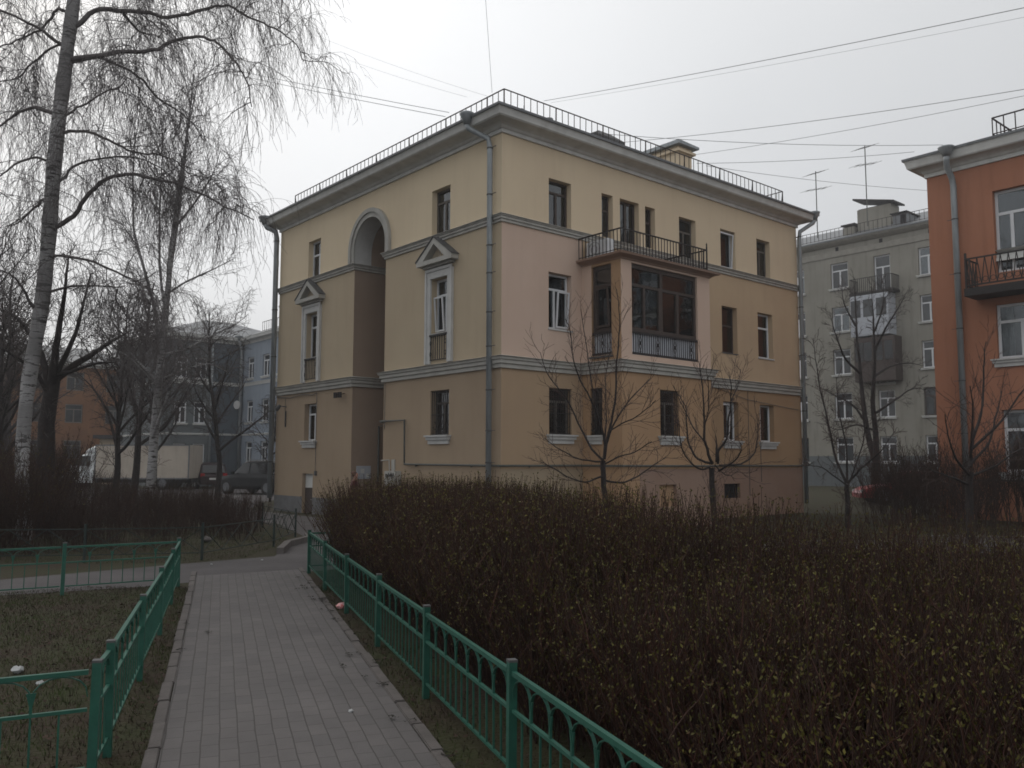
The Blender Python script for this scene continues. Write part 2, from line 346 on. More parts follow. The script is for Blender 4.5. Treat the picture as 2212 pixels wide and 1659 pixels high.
def window(parent, face, a0, a1, z0, z1, style='white', depth=.16, mull=(.5,), trans=.72, sill=None, curtain=0, grille=False, tilt=None, glassm=None, fw=.055, name='window', room=True, flip=False):
    """frame + panes (+ curtain, sill, grille) in an opening"""
    fm = {'white': M['white'], 'wood': M['wood'], 'grey': M['woodg']}[style]
    mb = MB(); o0, o1 = -depth - .05, -depth; e = .004; B = lambda *q: face.box(mb, *q)
    B(a0 + e, a0 + fw, z0 + e, z1 - e, o0, o1); B(a1 - fw, a1 - e, z0 + e, z1 - e, o0, o1); B(a0 + fw, a1 - fw, z0 + e, z0 + fw, o0, o1); B(a0 + fw, a1 - fw, z1 - fw, z1 - e, o0, o1)
    zt = z0 + (z1 - z0) * trans if trans else z1 - fw
    if trans: B(a0 + fw, a1 - fw, zt - fw * .5, zt + fw * .5, o0, o1 + .002)
    zc = zt - fw * .5 if trans else z1 - fw
    for m in mull: am = a0 + (a1 - a0) * m; B(am - fw * .55, am + fw * .55, z0 + fw, zc, o0 + .002, o1 + .004)
    fr = mb.build(name, fm, parent)
    g = MB(); face.box(g, a0 + fw * .6, a1 - fw * .6, z0 + fw * .6, z1 - fw * .6, -depth - .03, -depth - .024)
    g.build('pane', glassm or M['glass'], fr)
    if tilt is not None:      # a casement tipped inwards at the top, its bottom rail on the frame
        t = MB(); m0, m1 = tilt; b0 = a0 + (a1 - a0) * m0 + fw * .4; b1 = a0 + (a1 - a0) * m1 - fw * .4; P = face.P; zt2 = zc - .01
        def F(a, z, o): k = (z - z0) / (zt2 - z0); return P(a, z, o + .05 - .0 * k + (.10 * k if flip else .07 * k))
        f2 = Face(F); w = fw * .75
        for q in ((b0, b0 + w, z0 + fw, zt2), (b1 - w, b1, z0 + fw, zt2), (b0 + w, b1 - w, z0 + fw, z0 + fw + w), (b0 + w, b1 - w, zt2 - w, zt2)): f2.box(t, *q, -depth - .03, -depth)
        t.build('open_casement', fm, fr)
    if room:
        r = MB(); P = face.P; dd = -depth - .9
        r.add([P(a0 - .3, z0 - .3, dd), P(a1 + .3, z0 - .3, dd), P(a1 + .3, z1 + .3, dd), P(a0 - .3, z1 + .3, dd)], [(0, 1, 2, 3)])
        q = -depth - .06
        r.add([P(a0 - .3, z0 - .3, dd), P(a1 + .3, z0 - .3, dd), P(a1 + .3, z1 + .3, dd), P(a0 - .3, z1 + .3, dd), P(a0 - .02, z0 - .02, q), P(a1 + .02, z0 - .02, q), P(a1 + .02, z1 + .02, q), P(a0 - .02, z1 + .02, q)], [(0, 1, 5, 4), (1, 2, 6, 5), (2, 3, 7, 6), (3, 0, 4, 7)])
        r.build('room', M['dark'], fr)
    if curtain:
        cu = MB(); w = (a1 - a0)
        rng = {1: [(0, .45)], 2: [(0, .3), (.7, 1)], 3: [(0, 1)], 4: [(.5, 1)], 5: [(.25, .62)]}[curtain]
        for x0, x1 in rng:
            n = max(6, int((x1 - x0) * w / .03)); b = len(cu.v)
            for i in range(n + 1):
                a = a0 + w * (x0 + (x1 - x0) * i / n); o = -depth - .14 + .018 * sin(i * 1.9) + .01 * sin(i * .7)
                cu.v += [face.P(a, z0 + .02, o), face.P(a, z1 - .02, o)]
            for i in range(n): cu.f.append((b + 2 * i, b + 2 * i + 2, b + 2 * i + 3, b + 2 * i + 1)); cu.mi.append(0)
        cu.build('curtain', M['curtain'], fr, smooth=True)
    if sill:
        s = MB(); ov, h, po = sill[:3]
        if po < .05 or h < .08:
            face.box(s, a0 - ov, a1 + ov, z0 - h, z0 - .003, -depth + .01, po)
        else:
            face.box(s, a0 + .003, a1 - .003, z0 - .02, z0 - .003, -depth + .01, .0); face.box(s, a0 - ov, a1 + ov, z0 - .035, z0 + .006, .0, po + .06)
            face.box(s, a0 - ov + .03, a1 + ov - .03, z0 - .11, z0 - .035, .0, po + .02); face.box(s, a0 - ov + .07, a1 + ov - .07, z0 - h, z0 - .11, .0, po - .02)
        s.build('sill', [sill[3] if len(sill) > 3 else M['trim_w']], fr)
    if grille:
        gm = MB(); n = 9; P = face.P; o = -.04
        for i in range(n + 1):
            a = a0 + .03 + (a1 - a0 - .06) * i / n; gm.bar(P(a, z0 + .03, o), P(a, z1 - .03, o), .012)
        for z in (z0 + .03, z0 + .52, z1 - .03): gm.bar(P(a0 + .01, z, o), P(a1 - .01, z, o), .016)
        c = (a0 + a1) / 2
        for k in range(9):
            t = pi * k / 8; gm.bar(P(c + .05 * cos(t), z0 + .04 + .05 * sin(t), o + .012), P(c + min(.34, .42 * abs(cos(t)) + .22) * cos(t), z0 + .04 + .44 * sin(t), o + .012), .01)
        pv = None
        for k in range(17):
            t = pi * k / 16; q = P(c + .17 * cos(t), z0 + .04 + .17 * sin(t), o + .012)
            if pv: gm.bar(pv, q, .01)
            pv = q
        gm.build('window_grille', M['iron'], fr)
    return fr
def hip_roof(mb, x0, y0, x1, y1, z, inset, rise):
    vs = [(x0, y0, z), (x1, y0, z), (x1, y1, z), (x0, y1, z), (x0 + inset, y0 + inset, z + rise), (x1 - inset, y0 + inset, z + rise), (x1 - inset, y1 - inset, z + rise), (x0 + inset, y1 - inset, z + rise)]
    mb.add(vs, [(0, 1, 5, 4), (1, 2, 6, 5), (2, 3, 7, 6), (3, 0, 4, 7), (4, 5, 6, 7)])
def railing(parent, pts, z0, z1, step=.2, name='roof_railing', m=None, w=.014, top=.022, braces=8, bdir=None, z0b=None):
    mb = MB(); 
    for (p, q) in zip(pts[:-1], pts[1:]):
        p = Vector((*p, 0)); q = Vector((*q, 0)); L = (q - p).length; n = max(1, round(L / step)); d = (q - p) / n
        mb.bar(p + Vector((0, 0, z1)), q + Vector((0, 0, z1)), top); mb.bar(p + Vector((0, 0, z0 + .05)), q + Vector((0, 0, z0 + .05)), w)
        for i in range(n + 1):
            a = p + d * i + Vector((random.uniform(-.008, .008), random.uniform(-.008, .008), 0)); th = braces and i % braces == 0
            mb.bar(a + Vector((0, 0, z0)), p + d * i + Vector((0, 0, z1)), w * (1.7 if th else 1))
            if th and bdir: mb.bar(a + Vector((0, 0, z1 - .03)), a + Vector((bdir[0], bdir[1], z0 + .03)), w * 1.3)
    return mb.build(name, m or M['rail'], parent)
def drainpipe(parent, path, r=.06, hoppers=True, joints=(), clampdir=(1, 0), m=None):
    mb = MB(); mb.tube(path, r, 12)
    top = Vector(path[0])
    if hoppers: mb.tube([top + Vector((0, 0, -.02)), top + Vector((0, 0, .10)), top + Vector((0, 0, .22)), top + Vector((0, 0, .26))], [r * 1.02, r * 1.7, r * 2.6, r * 2.7], 12)
    o = mb.build('drainpipe', m or M['zinc'], parent, smooth=True)
    x, y = path[-1][0], path[-1][1]
    for z in joints:
        c = MB(); c.tube([(x, y, z), (x, y, z + .035)], r * 1.13, 12); c.bar((x, y, z + .02), (x + clampdir[0] * .22, y + clampdir[1] * .22, z + .02), .014); c.build('pipe_clamp', M['flash'], o)
    return o
def cornice_prof(z, out, h):
    return [(0, z), (.05, z), (.05, z + h * .20), (.09, z + h * .24), (.13, z + h * .34), (.20, z + h * .42), (out * .60, z + h * .47), (out * .82, z + h * .49), (out * .84, z + h * .53), (out * .88, z + h * .54), (out * .91, z + h * .66), (out * .97, z + h * .84), (out, z + h * .9), (out + .01, z + h), (0, z + h + .02)]
def string_prof(z, h, out=.12):
    return [(0, z - h), (out * .35, z - h), (out * .35, z - h * .72), (out * .6, z - h * .66), (out * .6, z - h * .42), (out * .8, z - h * .36), (out * .85, z - h * .2), (out, z - h * .14), (out * 1.1, z - .04), (0, z)]

YAW = radians(40.42)
# ============================================================ MAIN YELLOW HOUSE
LX, LY = 12.5, 11.57
B = empty('apartment_building', (-.245, 19.29, 0), YAW, 'pale yellow three storey corner house with roof railing and a tall arched recess', 'building')
L_ = FX(0); R_ = FY(0)
RA0, RA1, RD = 4.97, 6.66, 3.2      # recess right edge, left edge, depth
ZS, ZSP = 7.30, 7.30
wallm = [M['yel'], M['beige'], M['pink'], M['orange_l'], M['orange_m'], M['base_y'], M['base_p'], M['brown'], M['trim_w'], M['yel_r_veil'], M['plinth'], M['trim'], M['yel_veil'], M['gf_or'], M['mid_or']]
hL = [(1.99, 2.78, 2.23, 3.35), (8.82, 9.58, 2.21, 3.35), (2.05, 2.77, 4.79, 6.18), (8.81, 9.57, 4.78, 6.17), (2.01, 2.80, 7.32, 8.49), (8.76, 9.56, 7.31, 8.49), (8.94, 9.62, .0, 1.21)]
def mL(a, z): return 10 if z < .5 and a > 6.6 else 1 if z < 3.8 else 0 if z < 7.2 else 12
mb = MB()
wall_holes(mb, L_, 0, RA0, 0, 9.3, hL, matf=mL, cuts_z=(.5, 3.75, 7.2), reveal=None)
wall_holes(mb, L_, RA1, LY, 0, 9.3, [h for h in hL if h[0] > 6], matf=mL, cuts_z=(.5, 3.75, 7.2))
mb2 = MB()
# remove duplicates of hole reveals built for the other half: rebuild cleanly
mb = MB()
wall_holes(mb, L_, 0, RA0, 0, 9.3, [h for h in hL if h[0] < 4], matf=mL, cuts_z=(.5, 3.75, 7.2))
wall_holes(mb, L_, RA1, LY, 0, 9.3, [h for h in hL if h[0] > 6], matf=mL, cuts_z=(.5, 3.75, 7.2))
# wall above the arch and the vault
ac, ar = (RA0 + RA1) / 2, (RA1 - RA0) / 2; AZ = ZSP + .33; NA = 24      # stilted arch: springing above the string course
arc = [(ac + ar * cos(pi * k / NA), AZ + ar * sin(pi * k / NA)) for k in range(NA + 1)]
for k in range(NA):
    (a, z), (b, y) = arc[k], arc[k + 1]
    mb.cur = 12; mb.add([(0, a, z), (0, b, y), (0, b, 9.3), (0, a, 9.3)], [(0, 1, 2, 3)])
    mb.cur = 8; mb.add([(0, a, z), (0, b, y), (.55, b, y), (.55, a, z)], [(0, 1, 2, 3)])
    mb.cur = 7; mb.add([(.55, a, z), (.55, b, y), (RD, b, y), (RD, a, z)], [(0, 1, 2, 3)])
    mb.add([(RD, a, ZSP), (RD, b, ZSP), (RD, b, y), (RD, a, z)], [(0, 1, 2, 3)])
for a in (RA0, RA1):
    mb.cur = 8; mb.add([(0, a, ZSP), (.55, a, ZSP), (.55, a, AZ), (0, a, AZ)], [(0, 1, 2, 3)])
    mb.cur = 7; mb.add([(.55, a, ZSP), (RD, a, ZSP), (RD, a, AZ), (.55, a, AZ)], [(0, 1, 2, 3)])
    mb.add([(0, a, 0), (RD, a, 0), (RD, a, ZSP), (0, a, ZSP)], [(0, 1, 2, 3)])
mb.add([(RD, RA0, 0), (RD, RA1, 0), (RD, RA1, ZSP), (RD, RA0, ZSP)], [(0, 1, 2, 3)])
BX0, BX1, BD = 2.6, 6.04, 1.3       # projecting bay
hR = [(1.48, 2.23, 2.23, 3.35), (8.36, 9.10, 2.2, 3.35), (10.2, 10.95, 2.2, 3.33), (1.47, 2.24, 4.78, 6.15), (8.37, 9.13, 4.78, 6.16), (10.2, 11.0, 4.78, 6.17),
      (1.48, 2.24, 7.30, 8.47), (3.33, 3.75, 7.34, 8.48), (4.02, 4.77, 6.55, 8.48), (5.02, 5.43, 7.34, 8.47), (6.46, 7.21, 6.62, 8.46), (8.38, 9.12, 7.29, 8.46), (10.23, 10.95, 7.30, 8.48),
      (8.33, 9.1, .55, .97), (4.35, 5.2, 4.15, 5.95)]
def mR(a, z):
    if z < 1.42: return 5 if a < 2.6 else 6 if a < 8 else 6
    if z < 3.72: return 13 if a < 2.6 else 4
    if z < 7.1: return 2 if a < 2.6 else 14
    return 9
wall_holes(mb, R_, 0, LX, 0, 9.3, hR, matf=mR, cuts_z=(.5, 1.42, 3.72, 7.1), cuts_a=(2.6, 6.04, 8))
for (x0, y0, x1, y1) in ((LX, 0, LX, LY), (LX, LY, 0, LY)):
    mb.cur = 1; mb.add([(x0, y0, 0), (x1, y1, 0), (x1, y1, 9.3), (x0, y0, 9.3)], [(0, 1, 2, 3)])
mb.cur = 0
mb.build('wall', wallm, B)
# bay: ground floor solid, middle floor a glazed loggia
mb = MB(); SF = FX(BX0); FF = FY(-BD)
wall_holes(mb, SF, -BD, 0, 0, 6.42, [(-.67, -.26, 2.22, 3.37), (-.99, -.33, 4.15, 6.36, .2)], matf=lambda a, z: 3 if z < 1.42 else 3 if z < 3.72 else 2 if a > -.5 else 3, cuts_z=(1.42, 3.72))
wall_holes(mb, FF, BX0, BX1, 0, 6.42, [(3.98, 4.70, 2.22, 3.36), (2.98, 5.52, 4.15, 6.37, .2), (3.92, 4.56, .5, 1.04, .1)], matf=lambda a, z: (3 if a < 3.2 else 6) if z < 1.42 else 3 if z < 3.72 else 2, cuts_z=(1.42, 3.72), cuts_a=(3.2,))
mb.cur = 3; mb.add([(3.92, -BD + .1, .5), (4.56, -BD + .1, .5), (4.56, -BD + .1, 1.04), (3.92, -BD + .1, 1.04)], [(0, 1, 2, 3)])
mb.cur = 2; mb.add([(BX1, 0, 0), (BX1, -BD, 0), (BX1, -BD, 6.42), (BX1, 0, 6.42)], [(0, 1, 2, 3)])
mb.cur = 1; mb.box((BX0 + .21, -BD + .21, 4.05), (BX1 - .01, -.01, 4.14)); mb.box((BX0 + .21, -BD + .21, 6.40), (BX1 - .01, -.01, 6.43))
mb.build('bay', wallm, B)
# loggia glazing (dark) and its railings over a pale panel
def loggia(face, a0, a1, segs, tcut, tiltseg):
    mb = MB(); o0, o1 = -.14, -.06; Bx = lambda *q: face.box(mb, *q); z0, z1, zt = 4.73, 6.365, 5.86
    Bx(a0 + .003, a0 + .07, z0, z1, o0, o1); Bx(a1 - .07, a1 - .003, z0, z1, o0, o1); Bx(a0 + .07, a1 - .07, z0, z0 + .09, o0, o1); Bx(a0 + .07, a1 - .07, z1 - .10, z1, o0, o1); Bx(a0 + .07, a1 - .07, zt - .035, zt + .035, o0 - .002, o1 + .002)
    for s, th in segs: Bx(s - th, s + th, z0 + .09, zt - .035, o0 - .004, o1 + .004)
    for s in tcut: Bx(s - .045, s + .045, zt + .035, z1 - .10, o0 - .004, o1 + .004)
    fr = mb.build('balcony_glazing', M['wood'], B)
    g = MB(); face.box(g, a0 + .02, a1 - .02, z0 + .03, z1 - .03, -.105, -.1); g.build('pane', M['cleargl'], fr)
    if tiltseg:
        t = MB(); b0, b1 = tiltseg
        f2 = Face(lambda a, z, o: face.P(a + .0, z, o + .02 + .09 * (z - z0) / (zt - z0)))
        for q in ((b0, b0 + .05, z0 + .1, zt - .06), (b1 - .05, b1, z0 + .1, zt - .06), (b0 + .05, b1 - .05, z0 + .1, z0 + .15), (b0 + .05, b1 - .05, zt - .11, zt - .06)): f2.box(t, *q, -.06, -.03)
        t.build('open_casement', M['wood'], fr)
    p = MB(); face.box(p, a0 + .004, a1 - .004, 4.16, 4.725, -.13, -.09); p.build('parapet_panel', M['panelw'], fr)
    r = MB(); P = face.P; o = -.03; n = round((a1 - a0) / .083)
    r.bar(P(a0, 4.70, o), P(a1, 4.70, o), .03, .05); r.bar(P(a0, 4.19, o), P(a1, 4.19, o), .03, .05); orn = [k for k in range(n + 1) if k % 8 == 4]
    for i in range(n + 1):
        a = a0 + (a1 - a0) * i / n
        if i in orn:
            for s in (-1, 1):
                pv = None
                for k in range(13):
                    t = k / 12; q = P(a + s * .042 * sin(pi * t) * (1 - .45 * math.exp(-((t - .5) / .08) ** 2)), 4.27 + .36 * t, o)
                    if pv: r.bar(pv, q, .013)
                    pv = q
            for zc in (4.24, 4.665): r.bar(P(a - .03, zc, o), P(a + .03, zc, o), .016)
            r.bar(P(a, 4.2, o), P(a, 4.28, o), .016); r.bar(P(a, 4.62, o), P(a, 4.7, o), .016)
            r.tube([P(a, 4.40, o), P(a, 4.45, o + .001), P(a, 4.5, o)], [.008, .022, .008], 6)
        else: r.bar(P(a, 4.19, o), P(a, 4.70, o), .013)
    r.build('balustrade', M['iron'], fr)
loggia(SF, -.99, -.33, [(-.45, .03)], [], (-.93, -.46))
loggia(FF, 2.98, 5.52, [(3.5, .035), (4.12, .07), (4.78, .045)], [4.15], None)
s = MB(); s.box((BX0 - .06, -1.04, 4.09), (BX0 + .001, -.28, 4.13)); s.build('sill', M['flash'], B)
# windows on the left face
SW = (.10, .21, .07)
window(B, L_, *hL[0], 'grey', sill=SW, grille=True, curtain=4); window(B, L_, *hL[1], 'white', sill=SW, mull=(.45,), curtain=2)
window(B, L_, *hL[2], 'white', sill=(-.0, .03, .03), curtain=2, trans=.70, mull=(.42,), tilt=(.42, 1)); window(B, L_, *hL[3], 'white', sill=(-.0, .03, .03), curtain=2, trans=.70)
window(B, L_, *hL[4], 'grey', mull=(.5,), curtain=1); window(B, L_, *hL[5], 'white', mull=(.42,), trans=.62, curtain=2)
d = MB(); L_.box(d, 8.95, 9.61, .01, .78, -.16, -.10); dd = d.build('door', M['wood'], B)
d = MB(); L_.box(d, 8.95, 9.61, .78, 1.205, -.17, -.11); d.build('transom_panel', M['trim'], dd)
h = MB(); h.tube([L_.P(9.05, .42, -.10), L_.P(9.05, .42, -.05), L_.P(9.15, .42, -.05)], .012, 6); h.build('handle', M['alloy'], dd)
# surrounds with pediments and little grilles below the two middle windows
def surround(a0, a1):
    mb = MB(); w = .21; P = L_.P
    for (x0, x1) in ((a0 - w, a0 - .002), (a1 + .002, a1 + w)):
        L_.box(mb, x0, x1, 4.03, 6.37, .0, .05)
    for (x0, x1) in ((a0 - w, a0 - w + .07), (a1 + w - .07, a1 + w)): L_.box(mb, x0, x1, 4.03, 6.44, .05, .075)
    L_.box(mb, a0 - .002, a1 + .002, 6.19, 6.37, .0, .05); L_.box(mb, a0 - w + .07, a1 + w - .07, 6.37, 6.44, .0, .075)
    s = mb.build('window_surround', M['trim_w'], B)
    c = (a0 + a1) / 2; hw = (a1 - a0) / 2 + w + .19
    p = MB(); zb = 6.53
    L_.box(p, c - hw + .14, c + hw - .14, 6.47, zb, .0, .10); L_.box(p, c - hw, c + hw, zb, zb + .11, .0, .22)
    for sg in (-1, 1):
        a, z = c + sg * hw, zb + .11; vs = [P(a, z, 0), P(a - sg * .30, z, 0), P(c, 7.02, 0), P(c, 7.17, 0), P(a, z, .22), P(a - sg * .30, z, .22), P(c, 7.02, .22), P(c, 7.17, .22)]
        p.add(vs, [(0, 1, 2, 3), (7, 6, 5, 4), (0, 1, 5, 4), (1, 2, 6, 5), (2, 3, 7, 6), (3, 0, 4, 7)])
        b0 = [P(a + sg * .02, z - .0, .24), P(c, 7.19, .24), P(c, 7.19, 0), P(a + sg * .02, z, 0)]; b1 = [Vector(v) + Vector((0, 0, .03)) for v in b0]
        p.cur = 1; p.add(list(map(Vector, b0)) + b1, [(0, 1, 2, 3), (7, 6, 5, 4), (0, 1, 5, 4), (1, 2, 6, 5), (2, 3, 7, 6), (3, 0, 4, 7)]); p.cur = 0
    p.cur = 2; p.add([P(c - hw + .30, zb + .11, .03), P(c + hw - .30, zb + .11, .03), P(c, 7.02, .03)], [(0, 1, 2)])
    for k in range(-3, 4):
        a = c + k * .09; h = (1 - abs(k) * .09 / (hw - .3)) * .36
        p.cur = 0; p.bar(P(a, zb + .12, .04), P(a, zb + .1 + h, .04), .012)
    p.build('pediment', [M['trim_s'], M['flash'], M['yel']], B)
    g = MB(); g.bar(P(a0 - .02, 4.74, .03), P(a1 + .02, 4.74, .03), .05, .05); g.bar(P(a0, 4.12, .03), P(a1, 4.12, .03), .02)
    for k in range(8): a = a0 + .03 + (a1 - a0 - .06) * k / 7; g.bar(P(a, 4.12, .03), P(a, 4.72, .03), .016)
    for sg, a in ((1, a0 + .05), (-1, a1 - .05)):
        for zz in (4.27, 4.55):
            pv = None
            for k in range(11):
                t = 2 * pi * k / 10; q = P(a + .035 * cos(t), zz + .055 * sin(t), .05)
                if pv: g.bar(pv, q, .01)
                pv = q
    g.build('window_balustrade', M['iron'], B)
surround(2.05, 2.77); surround(8.81, 9.57)
# windows on the right face
G = {0: dict(style='grey', sill=SW, grille=True, curtain=4), 1: dict(style='white', sill=SW, tilt=(.0, .6), mull=(.6,), trans=0), 2: dict(style='white', sill=SW, mull=(.3,), trans=0, curtain=4),
     3: dict(style='white', sill=(.02, .04, .03), mull=(.42,), tilt=(.42, 1), curtain=4), 4: dict(style='wood', curtain=4, mull=(), trans=.6, sill=(.02, .03, .02, M['flash'])), 5: dict(style='white', mull=(), trans=.68, sill=(.03, .04, .03), curtain=1),
     6: dict(style='wood', curtain=5, trans=.75), 7: dict(style='wood', curtain=3, mull=(), trans=.65), 8: dict(style='wood', mull=(.5,), trans=0, curtain=2, fw=.07, name='balcony_door'), 9: dict(style='wood', curtain=1, mull=(), trans=.65), 10: dict(style='grey', mull=(.5,), trans=.8, curtain=2, name='balcony_door'),
     11: dict(style='white', curtain=4, mull=(.0,), trans=0, tilt=(.0, 1), sill=(.02, .03, .02)), 12: dict(style='grey', mull=(.5,), curtain=3)}
for i, k in G.items(): window(B, R_, *hR[i], **k)
window(B, R_, 4.35, 5.2, 4.16, 5.95, 'white', depth=.1, mull=(.5,), trans=.75, curtain=1)
window(B, SF, -.67, -.26, 2.22, 3.37, 'grey', sill=(.06, .21, .07), grille=True, mull=()); window(B, FF, 3.98, 4.70, 2.22, 3.36, 'grey', sill=SW, grille=True, curtain=1)
d = MB(); R_.box(d, 8.335, 9.095, .555, .965, -.2, -.17)
for k in range(5): R_.box(d, 8.4 + k * .15, 8.42 + k * .15, .56, .96, -.08, -.05)
d.build('basement_window', M['dark'], B)
# cornice, string courses
cr = MB(); loop = [(0, LY), (0, 0), (LX, 0), (LX, LY)]
loopcw = [(0, 0), (LX, 0), (LX, LY), (0, LY)]
sweep(cr, loopcw, cornice_prof(9.22, .50, .42), closed=True); cr.build('cornice', M['trim'], B)
gt = MB(); sweep(gt, loopcw, [(.50, 9.60), (.54, 9.60), (.55, 9.65), (.50, 9.68), (.3, 9.69)], closed=True); hip_roof(gt, -.5, -.5, LX + .5, LY + .5, 9.67, 4.5, 1.45)
rf = gt.build('roof', M['roofm'], B)
st = MB()
sweep(st, [(RD, RA0), (0, RA0), (0, 0), (LX, 0)][0:4], string_prof(7.31, .20), closed=False)
sweep(st, [(0, LY), (0, RA1), (RD, RA1)], string_prof(7.31, .20), closed=False)
sweep(st, [(RD, RA0), (0, RA0), (0, 0), (BX0, 0), (BX0, -BD), (BX1, -BD), (BX1, 0), (LX, 0)], string_prof(4.02, .30, .16))
sweep(st, [(0, LY), (0, RA1), (RD, RA1)], string_prof(4.02, .30, .16))
st.build('string_course', M['trim_s'], B)
ar_ = MB()          # archivolt
for k in range(NA):
    for (r0, r1, o0, o1) in ((ar - .001, ar + .13, 0, .05), (ar + .13, ar + .25, 0, .09)):
        t0, t1 = pi * k / NA, pi * (k + 1) / NA; pts = [(ac + r * cos(t), AZ + r * sin(t)) for r, t in ((r0, t0), (r1, t0), (r1, t1), (r0, t1))]
        vs = [(-o0, a, z) for a, z in pts] + [(-o1, a, z) for a, z in pts]; ar_.add(vs, [(0, 1, 2, 3), (7, 6, 5, 4), (0, 1, 5, 4), (1, 2, 6, 5), (2, 3, 7, 6), (3, 0, 4, 7)])
for sg in (-1, 1):
    for r0, r1, o in ((ar - .001, ar + .13, .05), (ar + .13, ar + .25, .09)):
        a, b = ac + sg * r0, ac + sg * r1; ar_.box((-o, min(a, b), ZSP + .012), (0, max(a, b), AZ))
ar_.build('arch_surround', M['trim_s'], B)
# balcony on top of the bay
sb = MB(); sweep(sb, [(BX0, 0), (BX0, -BD), (BX1, -BD), (BX1, 0)], [(0, 6.42), (.03, 6.42), (.05, 6.45), (.10, 6.47), (.16, 6.50), (.20, 6.50), (.22, 6.55), (0, 6.56)]); sb.box((BX0, -BD, 6.44), (BX1, -.004, 6.555))
bal = sb.build('balcony', M['base_p'], B)
railing(bal, [(2.45, -.05), (2.45, -1.45), (5.75, -1.45), (5.75, -.05)], 6.56, 7.10, .115, 'balcony_railing', M['iron'], .016, .03, 0)
k = MB(); k.bar((5.75, -1.45, 6.5), (5.75, -1.45, 7.2), .03); k.tube([(5.75, -1.45, 7.2), (5.75, -1.45, 7.24), (5.75, -1.45, 7.3)], [.01, .025, .002], 6); k.bar((3.1, -1.0, 6.74), (5.3, -.75, 6.74), .03)
k.build('finial', M['iron'], bal)
acu = empty('air_conditioner', B.matrix_world @ Vector((0, 0, 0)), 0, 'white air conditioner unit standing on the balcony of the yellow house', 'air conditioner')
acu.location = Matrix.Translation((-.245, 19.29, 0)) @ Matrix.Rotation(YAW, 4, 'Z') @ Vector((2.8, -.45, 6.56)); acu.rotation_euler = (0, 0, YAW)
k = MB(); k.box((-.13, -.36, .02), (.13, .36, .47)); k.build('casing', M['white'], acu, bevel=.012)
k = MB()
for r in (.1, .19):
    pv = None
    for q in range(21):
        t = 2 * pi * q / 20; p = (-.138, .08 + r * cos(t), .25 + r * sin(t))
        if pv: k.bar(pv, p, .008)
        pv = p
k.build('fan_grille', M['woodg'], acu)
# roof railing, chimney, hatch
railing(B, [(.1, 10.8), (.1, .05), (11.85, .05), (11.85, 2.2)], 9.72, 10.32, .21, braces=8, bdir=(.22, .22))
c = MB(); c.box((9.0, 2.0, 10.2), (9.69, 4.6, 11.72)); c.box((8.9, 1.9, 11.52), (9.79, 4.7, 11.60)); ch = c.build('chimney', M['yel_r_veil'], rf)
c = MB(); c.add([(8.82, 1.82, 11.72), (9.87, 1.82, 11.72), (9.87, 4.78, 11.72), (8.82, 4.78, 11.72), (8.82, 1.82, 11.84), (9.87, 1.82, 11.80), (9.87, 4.78, 11.80), (8.82, 4.78, 11.84), (9.3, 2.3, 11.98), (9.3, 4.3, 11.98)], [(3, 2, 1, 0), (0, 1, 5, 4), (1, 2, 6, 5), (2, 3, 7, 6), (3, 0, 4, 7), (4, 5, 8), (5, 6, 9, 8), (6, 7, 9), (7, 4, 8, 9)]); c.build('chimney_cap', M['zinc'], ch)
c = MB(); c.add([(4.4, 1.3, 10.3), (5.5, 1.3, 10.3), (5.5, 2.4, 10.5), (4.4, 2.4, 10.5), (4.35, 1.2, 10.72), (5.6, 1.2, 10.72), (5.6, 2.4, 10.78), (4.35, 2.4, 10.78), (4.7, 1.4, 10.92), (5.2, 1.4, 10.92), (5.2, 2.3, 10.94), (4.7, 2.3, 10.94)], [(0, 1, 5, 4), (1, 2, 6, 5), (2, 3, 7, 6), (3, 0, 4, 7), (4, 5, 9, 8), (5, 6, 10, 9), (6, 7, 11, 10), (7, 4, 8, 11), (8, 9, 10, 11)]); c.build('roof_hatch', M['flash'], rf)
c = MB(); c.tube([(.9, .35, 9.9), (.9, .35, 10.15)], .05, 8); c.tube([(1.05, .42, 9.9), (1.05, .42, 10.3)], .015, 6); c.tube([(2.6, 1.2, 10.2), (2.6, 1.2, 10.62)], .12, 8); c.build('roof_vent', M['roofm'], rf)
# drainpipes
J = (8.86, 7.75, 6.55, 5.9, 4.99, 4.2, 3.2, 2.27, 1.55, .8)
drainpipe(B, [(-.56, .62, 9.46), (-.52, .60, 9.36), (-.17, .30, 9.12), (-.15, .26, 8.9), (-.15, .26, .15)], .066, joints=J, clampdir=(0, -1))
drainpipe(B, [(-.46, LY + .25, 9.46), (-.42, LY + .2, 9.36), (-.2, LY - .0, 9.22), (-.17, LY - .03, 9.0), (-.17, LY - .03, .4)], .085, joints=J[::2], clampdir=(0, -1))
drainpipe(B, [(LX + .38, -.46, 9.46), (LX + .34, -.42, 9.36), (LX - .05, -.17, 9.05), (LX - .06, -.15, 8.8), (LX - .06, -.15, .3)], .066, joints=J[::2], clampdir=(0, 1))
